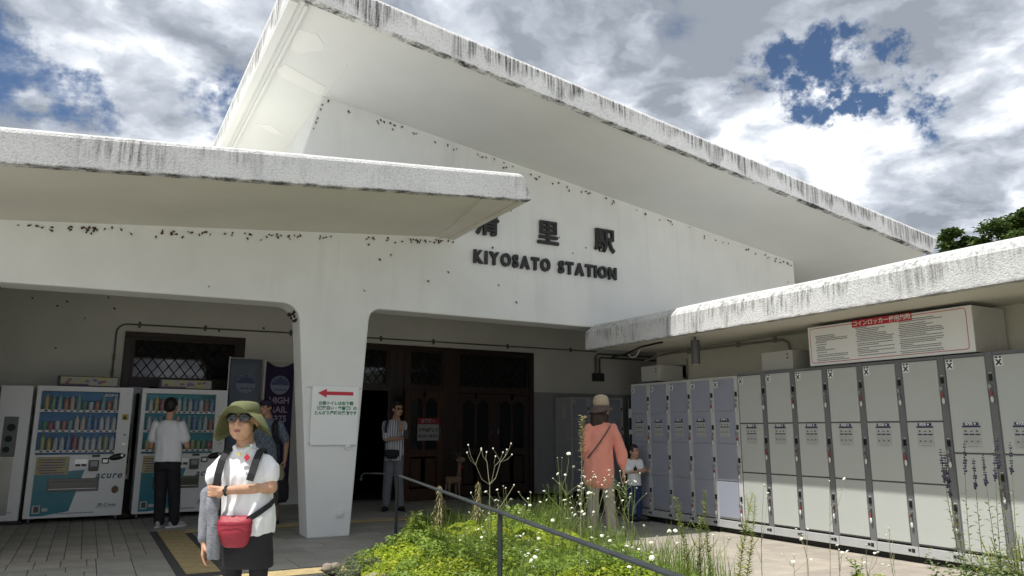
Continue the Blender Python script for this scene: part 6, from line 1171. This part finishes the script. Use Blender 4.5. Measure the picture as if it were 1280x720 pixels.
# ------------------------------------------------------------------ trees behind the station and round the forecourt
m_bark = mat('bark', (0.08, 0.06, 0.045), 0.9, var=0.3, vscale=6, bump=0.8, bscale=20); m_tl = leafmat('tree_leaf', [(0.035, 0.065, 0.015), (0.06, 0.10, 0.02), (0.09, 0.13, 0.03)], transl=0.3)
def tree(x, y, h, cr_, label, seed, n_l=26000, trunk=0.4, leaf=0.16):
    rr = random.Random(seed); ng = np.random.default_rng(seed); t = thing('tree', label, 'tree', (x, y, 0)); q = MB(); top = V((rr.uniform(-.3, .3), rr.uniform(-.3, .3), h*0.75)); pts = [V((0, 0, -0.05)).lerp(top, i/6)+V((rr.uniform(-.08, .08), rr.uniform(-.08, .08), 0))*(i > 0) for i in range(7)]; q.tube(pts, trunk*0.5, 10, r1=trunk*0.12); cl = []
    for k in range(20):
        u = rr.uniform(0.35, 1); s_ = u*6; j = min(int(s_), 5); p = pts[j].lerp(pts[j+1], s_-j); a = k*2.4; e_ = V((cos(a)*cr_*rr.uniform(.5, 1), sin(a)*cr_*rr.uniform(.5, 1), h*rr.uniform(0.42, 0.95))); mid = p.lerp(e_, 0.5)+V((0, 0, 0.3)); q.tube([p, mid, e_], 0.07, 6, r1=0.015)
        cl.append((e_, cr_*rr.uniform(0.22, 0.40))); cl.append((mid.lerp(e_, 0.5), cr_*rr.uniform(0.2, 0.3)))
    for k in range(6): cl.append((V((rr.uniform(-.4, .4)*cr_, rr.uniform(-.4, .4)*cr_, h*rr.uniform(.85, 1))), cr_*rr.uniform(.15, .26)))
    q.build('trunk', m_bark, t); P_ = []
    for c, r in cl:
        m_ = int(n_l/len(cl)); d = ng.normal(0, 1, (m_, 3)); d /= np.linalg.norm(d, axis=1)[:, None]; P_.append(np.array([tuple(c)])+d*(r*ng.random((m_, 1))**0.5)*np.array([[1.15, 1.15, 0.62]]))
    P_ = np.concatenate(P_); n_ = len(P_); a = ng.uniform(0, 2*pi, n_); v, f = bmesh_leaves(P_, np.stack([np.cos(a), np.sin(a), ng.uniform(-.5, .5, n_)], 1), ng.normal(0, .6, (n_, 3))+np.array([[0, 0, 1.0]]), ng.uniform(.6, 1.2, n_)*leaf, ng.uniform(.6, 1.2, n_)*leaf*0.55)
    joined('crown', [(v, f)], m_tl, t)
tree(22.6, 12.8, 7.45, 1.05, 'smaller dark green tree just beyond the right end of the big roof', 3, 20000); tree(23.7, 10.9, 7.75, 1.5, 'taller dark green tree cut by the right edge above the locker canopy', 5, 24000)
tree(30, 10.5, 8.6, 2.4, 'dark green tree further back behind the right edge tree', 8, 12000, leaf=0.25)
# ------------------------------------------------------------------ moths resting under the eaves
m_moth = [mat('moth_brown', (0.085, 0.045, 0.022), 0.8, var=0.5, vscale=90), mat('moth_dark', (0.035, 0.02, 0.012), 0.8, var=0.3, vscale=90)]
mm = []
for k in range(4):
    q = MB(); w = (0.011, 0.009, 0.013, 0.009)[k]; l = (0.034, 0.030, 0.028, 0.036)[k]
    q.sph((0, 0, 0), 1, 8, 5, (w*0.3, 0.006, l*0.62)); q.add([(0, -0.004, l*0.5), (w, -0.006, -l*0.1), (w*0.75, -0.004, -l*0.55), (0, -0.007, -l*0.35), (-w*0.75, -0.004, -l*0.55), (-w, -0.006, -l*0.1)], [(0, 1, 2, 3), (0, 3, 4, 5)])
    mm.append(q.mesh('moth', m_moth[k % 2]))
R = random.Random(77)
def moth(x, y, z, s=1.0, group='a'):
    o = link('moth', R.choice(mm)); o.location = (x, y-0.004, z); o.rotation_euler = (0, R.uniform(0, 6.3), 0); s *= R.uniform(0.8, 1.25); o.scale = (s, s, s)
    lb, g_ = {'a': ('small brown moth resting on the wall just under the front canopy soffit', 'moths under the front canopy'), 'b': ('small brown moth resting where the gable wall meets the big roof', 'moths under the big roof'), 'c': ('small brown moth resting on the shaded wall of the left arcade bay', 'moths in the left arcade bay'), 'd': ('small brown moth on the open part of the white facade', 'moths scattered on the facade')}[group]
    return tag(o, lb, 'moth', g_)
for c, n_ in ((-0.75, 5), (-0.45, 5), (-0.25, 9), (-0.05, 6), (0.15, 2), (0.45, 4), (0.75, 8), (0.95, 5), (1.2, 3), (1.55, 5), (1.8, 7), (2.1, 6), (2.45, 5), (3.1, 5), (3.4, 4), (3.65, 8), (3.8, 6), (4.0, 5), (4.15, 4)):
    for k in range(n_): x = c+R.uniform(-.12, .12); moth(x, 9.332, cl(x)-0.012-abs(R.gauss(0, 0.035)), 1.0)
for x, z in ((3.2, 3.52), (3.35, 3.6), (3.9, 3.3), (4.2, 3.46), (3.0, 3.08), (1.1, 2.95)): moth(x, 9.332, z, 1.0, 'd')
for c, n_ in ((2.55, 2), (3.15, 7), (3.45, 2), (3.8, 3), (4.3, 3), (4.8, 4), (5.1, 4), (5.6, 4), (6.1, 5), (6.6, 4), (7.1, 4), (7.6, 3), (8.2, 4), (8.9, 3), (9.5, 3), (10.2, 4), (10.7, 6), (11.05, 8)):
    for k in range(n_): x = c+R.uniform(-.18, .18); moth(x, 9.332, rl(x)-0.015-abs(R.gauss(0, 0.05)), 1.05, 'b')
for k in range(9): t = R.random(); x = 2.33-0.17*t; moth(x-0.0, 9.332, 5.55-0.62*t*1.0, 0.8, 'b')
for x, z in ((4.9, 3.9), (6.05, 4.20), (6.55, 4.1), (5.2, 4.5), (6.3, 3.98), (3.9, 4.95), (11.1, 4.0), (11.2, 3.9), (5.3, 3.12), (5.0, 3.35)): moth(x, 9.332, z, 0.95, 'd')
for x, z in ((-0.95, 3.32), (-0.6, 3.22), (-0.47, 3.30), (-0.2, 3.05), (0.2, 3.25), (-0.55, 2.55), (1.85, 2.98), (2.6, 3.08), (0.1, 3.42)): moth(x, 13.776, z, 1.3, 'c')
# dark nests in the rounded corners of the bays
for x, z, lb in ((2.12, 2.70, 'dark moth cluster in the rounded top corner of the left bay'), (-1.02, 2.78, 'dark moth cluster at the left end of the left bay lintel')):
    q = MB()
    for k in range(14): q.sph((R.uniform(-.05, .05), R.uniform(0.03, .25), R.uniform(-.07, .05)), 1, 6, 4, (0.016, 0.012, 0.022))
    t = tag(q.build('moth_cluster', m_moth[1]), lb, 'moths', kind='stuff'); t.location = (x, 9.335, z)
